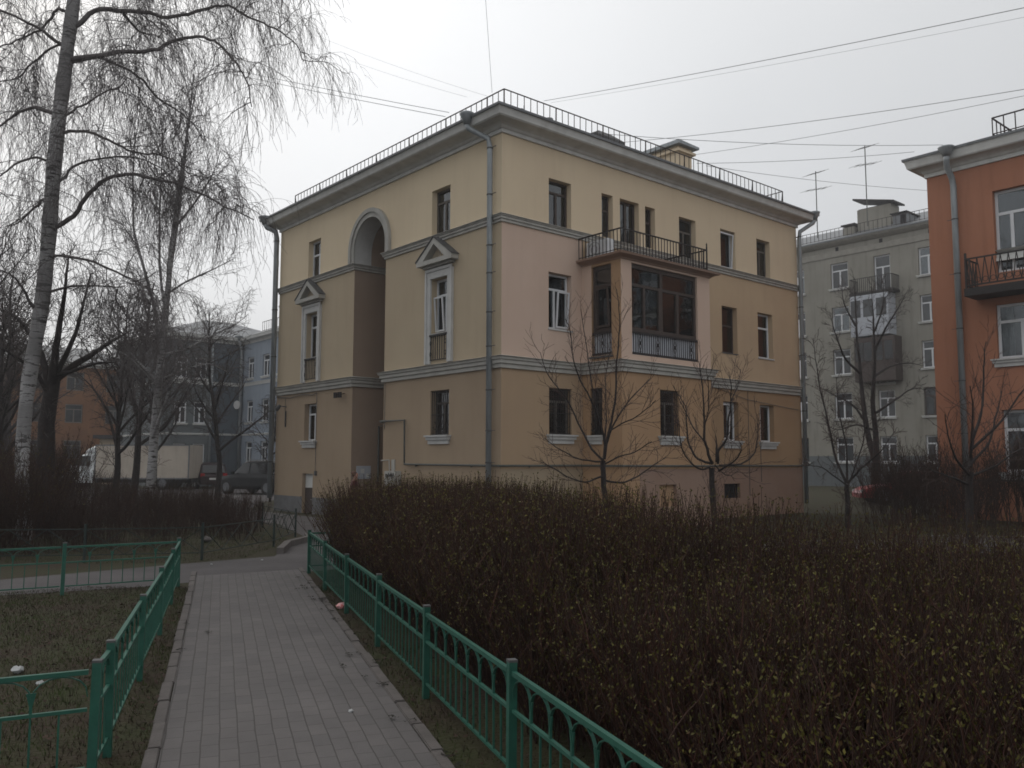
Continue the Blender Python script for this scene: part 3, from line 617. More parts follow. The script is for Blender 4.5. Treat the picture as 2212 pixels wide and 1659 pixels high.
# gas pipe
g = MB(); zg = 1.50
g.tube([(-.07, 4.72, 2.66), (-.07, 3.84, 2.66), (-.07, 3.82, 1.52), (-.07, 0.0 - .07, zg), (LX, -.07, zg - .02)][:4] + [(BX0 - .07, -.07, zg), (BX0 - .07, -BD - .07, zg), (BX1 + .07, -BD - .07, zg - .01), (BX1 + .07, -.07, zg - .01), (LX - .02, -.07, zg - .02)], .026, 8)
g.tube([(-.07, 4.72, 2.66), (-.07, 5.02, 2.66), (.85, 5.6, 2.66), (.85, 6.58, 2.60), (.85, 6.58, .2)], .03, 8)
for a in (3.3, 1.0): g.bar((0, a, zg + .01), (-.08, a, zg - .03), .03)
for x in (.8, 7.2, 10.0, 11.7): g.bar((x, 0, zg), (x, -.08, zg - .03), .03)
g.build('gas_pipe', M['pipe'], B, smooth=False)
for pts, r in (([(-.04, 8.72, 3.66), (-.04, 8.72, 1.28)], .009), ([(-.04, 11.4, 3.66), (-.04, 10.5, 3.60), (-.04, 9.7, 3.66), (-.04, 9.0, 3.61), (-.04, 8.72, 3.66)], .012), ([(-.04, 4.85, 3.7), (-.04, 4.85, 2.45)], .009), ([(-.04, 10.85, 3.6), (-.04, 10.85, 2.7)], .008),
               ([(8.0, -.03, 3.72), (9.5, -.03, 3.45), (12.3, -.03, 3.25)], .008), ([(9.55, -.03, 3.7), (9.55, -.03, .6)], .008), ([(10.15, -.03, 2.1), (10.17, -.03, 1.0)], .008)):
    g = MB(); g.tube(pts, r, 5); g.build('wall_cable', M['flash'], B)
g = MB(); g.box((-.06, 8.68, 1.16), (-.001, 8.76, 1.3)); g.build('junction_box', M['flash'], B)
g = MB(); g.bar((0, 10.85, 3.33), (-.22, 10.9, 3.36), .03); g.tube([(-.2, 10.9, 3.38), (-.24, 10.95, 3.30), (-.26, 11.02, 3.22)], [.05, .075, .06], 8); g.bar((-.02, 10.85, 3.2), (-.02, 10.85, 2.68), .03); g.build('wall_lamp', M['flash'], B)
g = MB()
for dy in (0, -.25):
    g.bar((0, 7.35 + dy, 3.55), (-.16, 7.35 + dy, 3.50), .02); g.tube([(-.16, 7.30 + dy, 3.58), (-.16, 7.30 + dy, 3.42)], .035, 6); g.tube([(-.16, 7.40 + dy, 3.58), (-.16, 7.40 + dy, 3.42)], .035, 6)
g.build('insulator', M['iron'], B)
g = MB(); g.box((.17, RA1 - .03, 1.09), (.63, RA1 - .003, 1.46)); bd = g.build('notice_board', M['panelw'], B)
g = MB(); g.box((.48, RA1 - .035, 1.14), (.57, RA1 - .0305, 1.24)); g.box((.30, RA1 - .035, 1.25), (.42, RA1 - .0305, 1.38)); g.build('paper_notice', M['trim'], bd)
g = MB(); g.box((-.18, 4.07, .95), (-.002, 4.59, 1.34)); g.tube([(-.07, 4.93, 1.61), (-.07, 4.55, 1.63), (-.07, 4.52, 1.34)], .016, 6); g.box((-.03, 4.35, 1.34), (-.002, 4.5, 1.64)); gb = g.build('meter_box', M['trim_s'], B)
g = MB()    # dark scribble on the meter box front
rr = random.Random(3); pv = None
for q in range(15):
    p = (-.184, 4.54 - q * .030, 1.16 + (.14 if q % 2 else .0) * rr.uniform(.6, 1.0) + rr.uniform(-.02, .02))
    if pv: g.bar(pv, p, .010)
    pv = p
g.build('graffiti', M['dark'], gb)

# ============================================================ ORANGE HOUSE (right)
O = empty('apartment_building', (12.43, 25.0, 0), YAW, 'orange rendered house at the right edge with an iron balcony', 'building')
OL = FX(0); OH = [(-3.9, -1.79, 6.9, 9.25), (-3.0, -1.73, 4.46, 6.0), (-3.2, -1.75, 1.33, 3.05), (-6.4, -5.0, 6.9, 9.25), (-6.4, -5.0, 4.46, 6.0), (-6.4, -5.0, 1.33, 3.05)]
mb = MB(); wall_holes(mb, OL, -9, 0, 0, 10.15, OH); mb.add([(0, 0, 0), (9, 0, 0), (9, 0, 10.15), (0, 0, 10.15)], [(0, 1, 2, 3)]); mb.add([(9, 0, 0), (9, -9, 0), (9, -9, 10.15), (9, 0, 10.15)], [(0, 1, 2, 3)]); mb.add([(0, -9, 0), (9, -9, 0), (9, -9, 10.15), (0, -9, 10.15)], [(0, 1, 2, 3)])
mb.build('wall', M['orange'], O)
lc = [(0, -9), (9, -9), (9, 0), (0, 0)]
c = MB(); sweep(c, lc, cornice_prof(10.08, .46, .55), closed=True); c.build('cornice', M['trim'], O)
c = MB(); sweep(c, lc, [(.46, 10.61), (.50, 10.60), (.51, 10.67), (.4, 10.70), (.3, 10.7)], closed=True); hip_roof(c, -.46, -9.46, 9.46, .46, 10.68, 4, 1.4); c.build('roof', M['roofm'], O)
c = MB(); sweep(c, [(9, 0), (0, 0), (0, -9)][::-1], string_prof(7.55, .32, .16)); sweep(c, [(0, -9), (0, 0), (9, 0)], string_prof(3.76, .06, .04)); c.build('string_course', M['trim'], O)
window(O, OL, *OH[0], 'white', mull=(.5, .8), trans=.72, fw=.08, curtain=0, name='balcony_door'); window(O, OL, *OH[1], 'white', mull=(.5,), trans=.68, fw=.08, sill=(.15, .22, .08), curtain=2, depth=.1)
window(O, OL, *OH[2], 'white', mull=(.5,), trans=.68, fw=.08, sill=(.15, .22, .08)); window(O, OL, *OH[3], 'white', fw=.08); window(O, OL, *OH[4], 'white', fw=.08); window(O, OL, *OH[5], 'white', fw=.08)
c = MB(); c.box((-.85, -4.4, 6.20), (-.003, -1.25, 6.42)); ob = c.build('balcony', M['iron'], O)
c = MB(); zt, zb = 7.25, 6.5
for p, q in (((0, -1.3), (-.8, -1.3)), ((-.8, -1.3), (-.8, -4.3))):
    P0 = Vector((*p, 0)); Q0 = Vector((*q, 0)); Lg = (Q0 - P0).length; n = round(Lg / .2)
    for z in (zt, zb): c.bar(P0 + Vector((0, 0, z)), Q0 + Vector((0, 0, z)), .04)
    for i in range(n):
        a = P0.lerp(Q0, i / n); b = P0.lerp(Q0, (i + 1) / n); m_ = a.lerp(b, .5)
        c.bar(a + Vector((0, 0, zb)), m_ + Vector((0, 0, zt)), .02); c.bar(b + Vector((0, 0, zb)), m_ + Vector((0, 0, zt)), .02)
        pv = None
        for k in range(9):
            t = 2 * pi * k / 8; s_ = (b - a).normalized() * .07 * cos(t) + Vector((0, 0, .07 * sin(t))); pp = m_ + Vector((0, 0, zb + .13)) + s_
            if pv: c.bar(pv, pp, .014)
            pv = pp
c.bar((-.8, -1.3, 6.2), (-.8, -1.3, 7.42), .05); c.build('balcony_railing', M['iron'], ob)
railing(O, [(2.3, -1.83), (.15, -1.83), (.15, -9)], 10.9, 11.42, .3, braces=0, m=M['rail'], w=.025, top=.035)
drainpipe(O, [(-.55, -.82, 10.42), (-.52, -.80, 10.30), (-.45, -.78, 10.12), (-.2, -.80, 9.85), (-.17, -.82, 9.6), (-.17, -.82, .3)], .085, joints=(8.6, 7.0, 5.4, 3.9, 2.4), clampdir=(0, 1))
g = MB(); g.tube([(0, -.3, 1.1), (-.06, -.3, 1.1), (-.06, -9, 1.12)], .03, 6); g.build('gas_pipe', M['pipe'], O)

# ============================================================ GREY HOUSE (far right)
K = 52 / 60.; dg = ray(2028, 1007); og = (dg[0] / dg[1] * 52, 52)
Gb = empty('apartment_building', (*og, 0), YAW, 'grey five storey house behind the bare trees between the two coloured houses', 'building')
GL = FX(0); zk = lambda z: EYE + (z - EYE) * K
rows = [(14.98, 17.0), (11.6, 13.55), (8.28, 10.25), (4.88, 6.9), (1.6, 3.5)]
cols = [(-.5, .84), (2.9, 4.15), (6.2, 7.62), (9.9, 11.2), (-4.2, -2.9), (13, 14.3)]
GH = []; GI = []
for ci, (a0, a1) in enumerate(cols):
    for ri, (z0, z1) in enumerate(rows):
        GH.append((a0 * K, a1 * K, zk(z0 - (.9 if ci == 1 and ri < 3 else 0)), zk(z1))); GI.append((ci, ri))
mb = MB(); wall_holes(mb, GL, -10, 16, 0, 16.4, GH, depth=.2, matf=lambda a, z: 1 if z < 2.0 else 0, cuts_z=(2.0,)); mb.add([(0, 16, 0), (11, 16, 0), (11, 16, 16.4), (0, 16, 16.4)], [(0, 1, 2, 3)]); mb.add([(0, -10, 0), (11, -10, 0), (11, -10, 16.4), (0, -10, 16.4)], [(0, 1, 2, 3)]); mb.add([(11, 16, 0), (11, -10, 0), (11, -10, 16.4), (11, 16, 16.4)], [(0, 1, 2, 3)])
mb.build('wall', [M['greyb'], M['blueg']], Gb)
for (h, (ci, ri)) in zip(GH, GI):
    if ri >= 3 or (ci + ri) % 3: window(Gb, GL, *h, 'white' if (ci + ri) % 4 != 3 else 'wood', depth=.14, glassm=M['oglass'], fw=.09, trans=.7, sill=(.12, .09, .10, M['trim']), room=False)
    else: window(Gb, GL, *h, 'white', depth=.14, fw=.09, trans=.7, sill=(.12, .09, .10, M['trim']), curtain=3)
lg = [(0, -10), (11, -10), (11, 16), (0, 16)]
c = MB(); sweep(c, lg, [(0, zk(17.5)), (.06, zk(17.5)), (.08, zk(17.9)), (.0, zk(17.95))], closed=True); sweep(c, lg, [(0, 16.1), (.15, 16.15), (.35, 16.3), (.42, 16.42), (0, 16.42)], closed=True); c.build('cornice', M['greyt'], Gb)
c = MB(); sweep(c, lg, [(.42, 16.425), (.46, 16.42), (.46, 16.5), (.3, 16.5)], closed=True); hip_roof(c, -.42, -10.42, 11.42, 16.42, 16.46, 4.5, 1.9); grf = c.build('roof', M['roofm'], Gb)
c = MB()
for a in (-.2, 3.4, 6.9): c.box((-.01, a * K, zk(17.95)), (.2, a * K + .22, zk(18.25)))
c.build('attic_vent', M['dark'], Gb)
railing(grf, [(.05, 14), (.05, -9)], 16.7, 17.35, .3, braces=0, w=.022, top=.03)
c = MB(); c.box((1.2, 2.9, 16.5), (2.4, 5.2, 18.6)); gc = c.build('chimney', M['greyb'], grf)
c = MB(); c.add([(1.0, 2.6, 18.6), (2.6, 2.6, 18.6), (2.6, 5.4, 19.3), (1.0, 5.4, 19.3), (1.0, 2.6, 18.72), (2.6, 2.6, 18.72), (2.6, 5.4, 19.42), (1.0, 5.4, 19.42), (1.2, 5.2, 18.6), (2.4, 5.2, 18.6)], [(3, 2, 1, 0), (4, 5, 6, 7), (0, 1, 5, 4), (1, 2, 6, 5), (2, 3, 7, 6), (3, 0, 4, 7)]); c.box((1.3, 2.95, 18.6), (2.3, 5.15, 18.66)); c.build('chimney_cap', M['iron'], gc)
c = MB(); c.box((.9, 5.3, 16.5), (1.7, 6.1, 17.5)); c.build('chimney', M['greyb'], grf)
c = MB(); c.box((.8, 5.2, 17.62), (1.8, 6.2, 17.7)); c.box((1.2, 5.3, 17.5), (1.3, 6.1, 17.62)); c.build('chimney_cap', M['iron'], grf)
c = MB(); c.box((.5, 1.55, 16.6), (2.2, 2.45, 17.55)); c.cur = 1; c.box((.485, 1.6, 16.75), (.498, 1.95, 17.45)); c.cur = 2; c.box((.3, 1.45, 17.552), (2.3, 2.55, 17.62)); c.build('dormer', [M['roofm'], M['dark'], M['iron']], grf)
def slab(parent, a0, a1, z0, z1, dep, m, glz=None, name='balcony'):
    c = MB(); c.box((-dep, a0, z0), (-.004, a1, z1)); return c.build(name, m, parent)
b1 = slab(Gb, 2.25 * K, 5.55 * K, zk(14.0), zk(14.18), 1.0, M['iron']); railing(b1, [(-.02, 2.3 * K), (-.95, 2.3 * K), (-.95, 5.5 * K), (-.02, 5.5 * K)], zk(14.18), zk(15.25), .13, 'balcony_railing', M['iron'], .025, .04, 0)
c = MB(); c.box((-1.0, 2.6 * K, zk(10.9)), (-.004, 5.5 * K, zk(13.95))); lo = c.build('enclosed_balcony', M['panelw'], Gb)
c = MB()
for a in (2.75, 3.75, 4.7): c.box((-1.012, a * K, zk(12.3)), (-1.004, (a + .75) * K, zk(13.6)))
c.build('pane', M['oglass'], lo)
c = MB()
for q in range(5): c.box((-1.02, 2.62 * K, zk(11.0) + q * .2), (-1.003, 5.48 * K, zk(11.0) + q * .2 + .13))
c.build('cladding', M['panelw'], lo)
c = MB(); c.box((-1.0, 2.25 * K, zk(7.5)), (-.004, 5.3 * K, zk(10.75))); lo = c.build('enclosed_balcony', M['wood'], Gb)
c = MB()
for a in (2.4, 3.15, 3.95, 4.6): c.box((-1.012, a * K, zk(9.0)), (-1.004, (a + .6) * K, zk(10.4)))
c.build('pane', M['cglass'], lo)
def antenna(u, D, z0, z1, sc, label):
    p = at(u, 900, D); a = empty('television_antenna', (p.x, D, z0), .5, label, 'antenna', 'antennas on the grey house roof')
    H = z1 - z0; c = MB(); c.tube([(0, 0, 0), (0, 0, H)], .035, 6); c.build('mast', M['pipe'], a)
    c = MB()
    for z, L in ((H - .05, 1.5), (H - 1.2 * sc, 2.0)):
        c.bar((-L / 2, 0, z - .35), (L / 2, 0, z + .2), .03)
        for k in range(5): x = -L / 2 + L * k / 4; zz = z - .35 + .55 * k / 4; c.bar((x, -.5, zz), (x, .5, zz), .015)
    c.build('aerial', M['pipe'], a)
antenna(1889, 54.5, 16.9, 22.3, 1, 'taller television antenna on the grey roof beside the dormer'); antenna(1778, 57.5, 16.9, 21.6, 1, 'shorter television antenna on the grey roof left of its chimneys')

# ============================================================ BLUE HOUSE (left, behind)
Bb = empty('apartment_building', (-17.42, 55, 0), YAW, 'light blue three storey house with slate blue side wall behind the truck', 'building')
BLf = FX(0); BRf = FY(0); rowsb = [(6.8, 8.17), (4.0, 5.4), (1.4, 2.8)]
hb = [(a - .98, a, z0, z1) for a in (-.74, -3.0, -5.2, -7.4) for z0, z1 in rowsb]; hb2 = [(x - .75, x, z0 - .1, z1 - .15) for x in (-2.3, -3.5) for z0, z1 in rowsb]
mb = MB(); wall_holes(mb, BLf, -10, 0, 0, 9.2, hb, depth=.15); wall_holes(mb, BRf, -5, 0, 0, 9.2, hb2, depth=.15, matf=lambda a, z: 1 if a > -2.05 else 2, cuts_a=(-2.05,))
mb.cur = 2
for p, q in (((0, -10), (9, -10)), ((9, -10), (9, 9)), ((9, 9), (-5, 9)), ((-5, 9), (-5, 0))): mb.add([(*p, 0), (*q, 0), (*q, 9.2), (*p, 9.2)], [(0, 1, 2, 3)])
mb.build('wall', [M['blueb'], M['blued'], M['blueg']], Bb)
for h in hb: window(Bb, BLf, *h, 'white', depth=.1, glassm=M['oglass'], fw=.08, sill=(.08, .08, .06, M['trim']), room=False)
for h in hb2: window(Bb, BRf, *h, 'white', depth=.1, glassm=M['oglass'], fw=.08, sill=(.08, .08, .06, M['trim']), room=False)
pth = [(-5, 9), (-5, 0), (0, 0), (0, -10), (9, -10)]
c = MB(); sweep(c, pth, cornice_prof(9.05, .45, .38)); c.build('cornice', M['trim'], Bb)
c = MB(); sweep(c, pth, string_prof(6.56, .22, .12)); sweep(c, pth, string_prof(3.3, .12, .08)); c.build('string_course', M['trim'], Bb)
c = MB(); hip_roof(c, -.47, -10.47, 9.47, 9, 9.44, 4.3, 1.6); hip_roof(c, -5.47, -.47, 5, 9.4, 9.446, 4.3, 1.6); brf = c.build('roof', M['roofm'], Bb)
c = MB(); c.box((1.5, -5.0, 9.6), (2.6, -2.3, 11.6)); c.box((1.35, -5.15, 11.4), (2.75, -2.15, 11.52)); c.build('chimney', M['blueb'], brf)
railing(brf, [(.2, -2.4), (.2, -10)], 9.7, 10.3, .3, braces=0, w=.02, top=.03)
drainpipe(Bb, [(-.45, -.35, 9.3), (-.2, -.2, 8.8), (-.16, -.16, 8.5), (-.16, -.16, .3)], .10, m=M['zinc']); drainpipe(Bb, [(-2.05, -.16, 8.9), (-2.05, -.16, .3)], .07, hoppers=False, m=M['zinc'])
c = MB(); c.tube([(-.45, -.30, 5.15), (-.40, -.28, 5.15)], [.28, .26], 14); c.bar((-.42, -.28, 5.15), (-.1, -.02, 5.0), .04); c.build('satellite_dish', M['trim_w'], Bb)
# far orange house at the left
Ob = empty('apartment_building', (-31.5, 72, 0), YAW, 'dim orange house far left seen through the tree branches', 'building')
f0 = FY(0); f1 = FX(-13); ho = [(x, x + 1.3, z0, z0 + 1.5) for x in (-11.5, -8.6, -5.6, -2.6) for z0 in (1.7, 4.6, 7.2)]
mb = MB(); wall_holes(mb, f0, -13, 0, 0, 9.2, ho, depth=.15); wall_holes(mb, f1, 0, 12, 0, 9.2, [(y, y + 1.3, z0, z0 + 1.5) for y in (1.5, 4.5, 7.5) for z0 in (1.7, 4.6, 7.2)], depth=.15); mb.add([(0, 0, 0), (0, 12, 0), (0, 12, 9.2), (0, 0, 9.2)], [(0, 1, 2, 3)]); mb.add([(-13, 12, 0), (0, 12, 0), (0, 12, 9.2), (-13, 12, 9.2)], [(0, 1, 2, 3)])
mb.build('wall', M['orfar'], Ob)
for h in ho: window(Ob, f0, *h, 'grey', depth=.1, glassm=M['oglass'], fw=.08, room=False)
for y in (1.5, 4.5, 7.5):
    for z0 in (1.7, 4.6, 7.2): window(Ob, f1, y, y + 1.3, z0, z0 + 1.5, 'grey', depth=.1, glassm=M['oglass'], fw=.08, room=False)
c = MB(); sweep(c, [(-13, 0), (0, 0), (0, 12), (-13, 12)], cornice_prof(9.1, .4, .35), closed=True); c.build('cornice', M['trim'], Ob)
c = MB(); hip_roof(c, -13.5, -.5, .5, 12.5, 9.46, 4, 1.6); c.build('roof', M['roofm'], Ob)
# low garage behind the truck
kz = empty('garage', (-24.4, 58, 0), radians(4), 'low pale garage with a flat dark roof behind the white truck', 'garage')
c = MB(); c.box((-3.4, 0, 0), (3.2, 4, 3.05)); c.build('wall', M['base_y'], kz); c = MB(); c.box((-3.7, -.4, 3.06), (3.4, 4.3, 3.3)); c.build('roof', M['iron'], kz)
c = MB()
for x in (-1.9, -.7, .6, 1.3, 2.1): c.box((x, -.02, 2.2), (x + .75, -.003, 2.95))
c.build('window', M['oglass'], kz)

# ============================================================ GROUND, PATHS
g = MB(); g.add([(-160, -40, 0), (160, -40, 0), (160, 220, 0), (-160, 220, 0)], [(0, 1, 2, 3)]); gr = g.build('ground', M['soil']); tag(gr, kind='structure')
def sheet(name, pts, z, m, kind='structure'):
    g = MB(); g.add([(x, y, z) for x, y in pts], [tuple(range(len(pts)))]); o = g.build(name, m); tag(o, kind=kind); return o
asp = [(-30, -3.6), (-6.06, 10.31), (-4.67, 11.04), (-4.21, 11.47), (-3.08, 12.48), (-2.2, 13.1), (0, 13.9), (4.57, 14.39), (8.43, 14.3), (30, 13), (30, 17), (10.3, 17.45), (7.57, 17.8), (2, 17.6), (.2, 17.9), (-.6, 18.6), (-6.6, 25.8), (-8.6, 28.2), (-9.6, 33), (-40, 39), (-40, 36), (-10.4, 27.5), (-5.9, 21.9), (-4.25, 18.0), (-4.05, 17.32), (-4.19, 16.2), (-3.98, 14.56), (-5.15, 13.44), (-6.85, 11.65), (-30, -1.2)]
asp_o = sheet('asphalt_path', asp, .004, M['asphalt'])
sheet('courtyard_road', [(-60, 40), (-9.7, 33.1), (-9.5, 48), (-60, 52)], .008, M['asphalt'])
PA, PB = Vector((-3.6, 12.0)), Vector((-1.1, 4.63)); pd = (PA - PB).normalized(); pn = Vector((pd.y, -pd.x)); pc = Vector((-1.11, 4.63))
pang = atan2(pd.y, pd.x)
def pworld(l, w): return (pc.x + pd.x * l + pn.x * w, pc.y + pd.y * l + pn.y * w)
pv_ = MB(); pv_.add([(-6, -.70, 0), (8.35, -.70, 0), (8.05, .70, 0), (-6, .70, 0)], [(0, 1, 2, 3)]); po = pv_.build('brick_path', M['pavers']); tag(po, kind='structure'); po.location = (pc.x, pc.y, .012); po.rotation_euler = (0, 0, pang)
k = MB()
for sgn in (-1, 1):
    l = -6
    while l < 8.2:
        L = .5; a, b = (.703, .775); dz = random.uniform(-.004, .004); dw = random.uniform(-.006, .006)
        k.box((l + .006, sgn * a + dw if sgn > 0 else -b + dw, -.1), (l + L - .006, sgn * b + dw if sgn > 0 else -a + dw, .022 + dz)); l += L
ko = k.build('path_kerb', M['kerb'], bevel=.006); tag(ko, kind='structure'); ko.location = (pc.x, pc.y, 0); ko.rotation_euler = (0, 0, pang)
k = MB()
for poly in ([(-4.25, 18.0), (-4.05, 17.32), (-4.19, 16.2), (-3.98, 14.9)], [(4.6, 14.36), (8.43, 14.27), (20, 13.6)], [(8.0, 17.8), (10.3, 17.5), (20, 17.2)]):
    for p, q in zip(poly[:-1], poly[1:]): k.bar((*p, .03), (*q, .03), .12, .16)
tag(k.build('road_kerb', M['kerb']), kind='structure')
# lawn blades, leaf litter, weeds
def blades(name, n, areas, h, w, mats, lean=.5):
    V = []; 
    tot = sum(a[4] for a in areas); pts = []
    for (x0, y0, x1, y1, wt, fn) in areas:
        m_ = int(n * wt / tot); x = RNG.uniform(x0, x1, m_ * 3); y = RNG.uniform(y0, y1, m_ * 3); ok = fn(x, y); pts.append(np.stack([x[ok][:m_], y[ok][:m_]], 1))
    p = np.concatenate(pts); n = len(p); cl = np.sin(p[:, 0] * 3.1 + np.sin(p[:, 1] * 2.3) * 2) * np.sin(p[:, 1] * 2.7 + 1) * .5 + .5
    a = RNG.uniform(0, 2 * pi, n); hh = h * RNG.uniform(.35, 1.1, n) * (.5 + .7 * cl); ln = RNG.uniform(0, lean, n) * hh; b = RNG.uniform(0, 2 * pi, n)
    dx, dy = np.cos(a) * w / 2, np.sin(a) * w / 2
    V = np.zeros((n, 3, 3)); V[:, 0] = np.stack([p[:, 0] - dx, p[:, 1] - dy, np.zeros(n)], 1); V[:, 1] = np.stack([p[:, 0] + dx, p[:, 1] + dy, np.zeros(n)], 1); V[:, 2] = np.stack([p[:, 0] + np.cos(b) * ln, p[:, 1] + np.sin(b) * ln, hh], 1)
    mi = (RNG.random(n) > .15 + .6 * cl).astype(int)
    o = np_mesh(name, V.reshape(-1, 3), np.arange(n * 3).reshape(-1, 3), mats, mi); tag(o, kind='stuff'); return o
def side(x, y):   # signed lateral distance from the path axis (positive right)
    return (x - pc.x) * pn.x + (y - pc.y) * pn.y
def along(x, y): return (x - pc.x) * pd.x + (y - pc.y) * pd.y
def lawnL(x, y): return (side(x, y) < -.78) & (y < 10.6 + (x + 6) * .62)
def verge(x, y): return (side(x, y) > .78) & (side(x, y) < 3.9) & (along(x, y) < 7.9)
def beyondL(x, y): return ((x < -4.3) & (y > 13.5 - (-5.2 - x) * 1.0) & (y > 13.5) & (y < 20) & (x < -4.4 - (y - 17.5).clip(0) * .8))
def beyondR(x, y): return (y > 17.9) & ((x - 0) * .76 - (y - 19.3) * .649 > -5) & (x > 6)
gb_ = blades('grass', 150000, [(-9, 2.5, -1.2, 11, 5, lawnL), (-2.5, 2.5, 3, 12.5, 2.2, verge), (-12, 13.5, -4.0, 20, 2, beyondL), (6, 17.9, 16, 27, 1.5, beyondR)], .045, .006, [M['grass1'], M['grass2']], 1.0)
tag(gb_, 'thin short grass, half green and half dry, on the lawns beside the brick path', 'grass')
def litter(n, area, sz, m, z=.01):
    (x0, y0, x1, y1, fn) = area; x = RNG.uniform(x0, x1, n); y = RNG.uniform(y0, y1, n); ok = fn(x, y); x, y = x[ok], y[ok]; n = len(x)
    a = RNG.uniform(0, 2 * pi, n); s = sz * RNG.uniform(.5, 1.3, n); V = np.zeros((n, 4, 3))
    for k, (f, r) in enumerate(((0, 1), (pi / 2, .5), (pi, 1), (3 * pi / 2, .5))): V[:, k] = np.stack([x + np.cos(a + f) * s * r, y + np.sin(a + f) * s * r, z + RNG.uniform(0, .018, n)], 1)
    return V.reshape(-1, 3)
Vs = [litter(6000, (-8, 2.5, -1, 11, lawnL), .022, None), litter(3000, (-2.5, 2.5, 3, 12.5, verge), .022, None)]
V = np.concatenate(Vs); tag(np_mesh('leaf_litter', V, np.arange(len(V)).reshape(-1, 4), M['leaflit']), 'old brown leaves scattered over the lawn beside the path', 'leaves', kind='stuff')
# weeds in the paving joints
wv = []
for k in range(46):
    l = random.uniform(-2, 8); sd = random.choice([.70, .70, .60, .78, -.50, -.70, .5]); 
    if random.random() < .65: sd = random.choice([.70, .61, .785])
    x, y = pworld(l, sd); n = random.randint(5, 18)
    for q in range(n):
        a = random.uniform(0, 2 * pi); r = random.uniform(.01, .045); s_ = random.uniform(.006, .014); cx_, cy_ = x + cos(a) * r, y + sin(a) * r * .8; z = .02 + random.uniform(0, .014)
        t = random.uniform(0, pi)
        wv += [(cx_ + cos(t + f) * s_ * rr_, cy_ + sin(t + f) * s_ * rr_, z + random.uniform(0, .008)) for f, rr_ in ((0, 1.4), (pi / 2, .6), (pi, 1.4), (3 * pi / 2, .6))]
tag(np_mesh('path_weeds', wv, np.arange(len(wv)).reshape(-1, 4), M['weed']), 'small dark weeds growing in the joints along the path edge', 'weeds', kind='stuff')

# ============================================================ GREEN FENCES
def fence_run(root, pts, end_post=True, hgt=.62):
    for (i, (p, q)) in enumerate(zip(pts[:-1], pts[1:])):
        p = Vector((*p, 0)); q = Vector((*q, 0)); post(root, p, atan2((q - p).y, (q - p).x), hgt); panel(root, p, q)
    if end_post: post(root, q, atan2((q - p).y, (q - p).x), hgt)
def post(root, p, ang, hgt=.62):
    k = MB(); k.box((-.021, -.021, 0), (.021, .021, hgt - .012)); k.cur = 1; k.box((-.023, -.023, hgt - .012), (.023, .023, hgt))
    o = k.build('post', [M['green'], M['flash']], root); o.location = p; o.rotation_euler = (radians(random.uniform(-.8, .8)), radians(random.uniform(-.8, .8)), ang)
def panel(root, p, q):
    d = q - p; L = d.length; ang = atan2(d.y, d.x); k = MB(); e = .03; zt, zm, zb = .565, .385, .105
    k.box((e, -.012, zt - .011), (L - e, .012, zt + .011)); k.box((e, -.010, zm - .008), (L - e, .010, zm + .008)); k.box((e, -.008, zb - .007), (L - e, .008, zb + .007))
    n = max(2, round((L - 2 * e) / .25)); w = (L - 2 * e) / n
    for i in range(n):
        x0 = e + i * w; r = w / 2; prev = None
        for s_ in range(9):        # arch strip under the top rail, thickening into its legs
            t = pi * s_ / 8; x = x0 + r - r * cos(t); z = zt - .013 - .105 + .105 * sin(t) ** .8
            if prev is not None: k.bar((prev[0], 0, prev[1]), (x, 0, z), .014, .005)
            prev = (x, z)
    for i in range(1, n):
        x = e + i * w; k.box((x - .007, -.006, zm + .008), (x + .007, .006, zt - .10)); 
        for s_ in (-1, 1): k.add([(x, -.004, zt - .17), (x + s_ * .022, -.004, zt - .075), (x, -.004, zt - .075), (x, .004, zt - .17), (x + s_ * .022, .004, zt - .075), (x, .004, zt - .075)], [(0, 1, 2), (5, 4, 3), (0, 1, 4, 3), (1, 2, 5, 4)])
    for i in range(1, 2 * n):
        x = e + i * w / 2; k.box((x - .0045, -.0045, zb + .007), (x + .0045, .0045, zm - .008))
    o = k.build('panel', M['green'], root); o.location = p; o.rotation_euler = (radians(random.uniform(-.9, .9)), radians(random.uniform(-.25, .25)), ang)
FR0 = Vector((.0, 4.35)); FR5 = Vector((-2.90, 12.42)); fd = (FR5 - FR0) / 5
FR = empty('metal_fence', (0, 0, 0), 0, 'low green metal fence on the hedge side of the brick path', 'fence')
fence_run(FR, [tuple(FR0 + fd * k) for k in range(-2, 6)], end_post=False)
fence_run(FR, [tuple(FR5), (FR5.x + 1.45, FR5.y + .75), (FR5.x + 2.9, FR5.y + 1.4)])
FL = empty('metal_fence', (0, 0, 0), 0, 'low green metal fence around the lawn left of the brick path', 'fence')
fence_run(FL, [(-2.05, 4.33), (-2.19, 4.80), (-2.71, 6.40), (-3.24, 8.05), (-3.80, 9.72), (-4.24, 11.05)], end_post=False)
fence_run(FL, [(-4.24, 11.05), (-5.35, 10.36), (-6.88, 9.42), (-8.41, 8.48), (-9.94, 7.54)])
# near side: its own wider arches
pN, qN = Vector((-2.05, 4.33, 0)), Vector((-3.85, 3.45, 0)); panel(FL, pN, qN); post(FL, qN, .4)
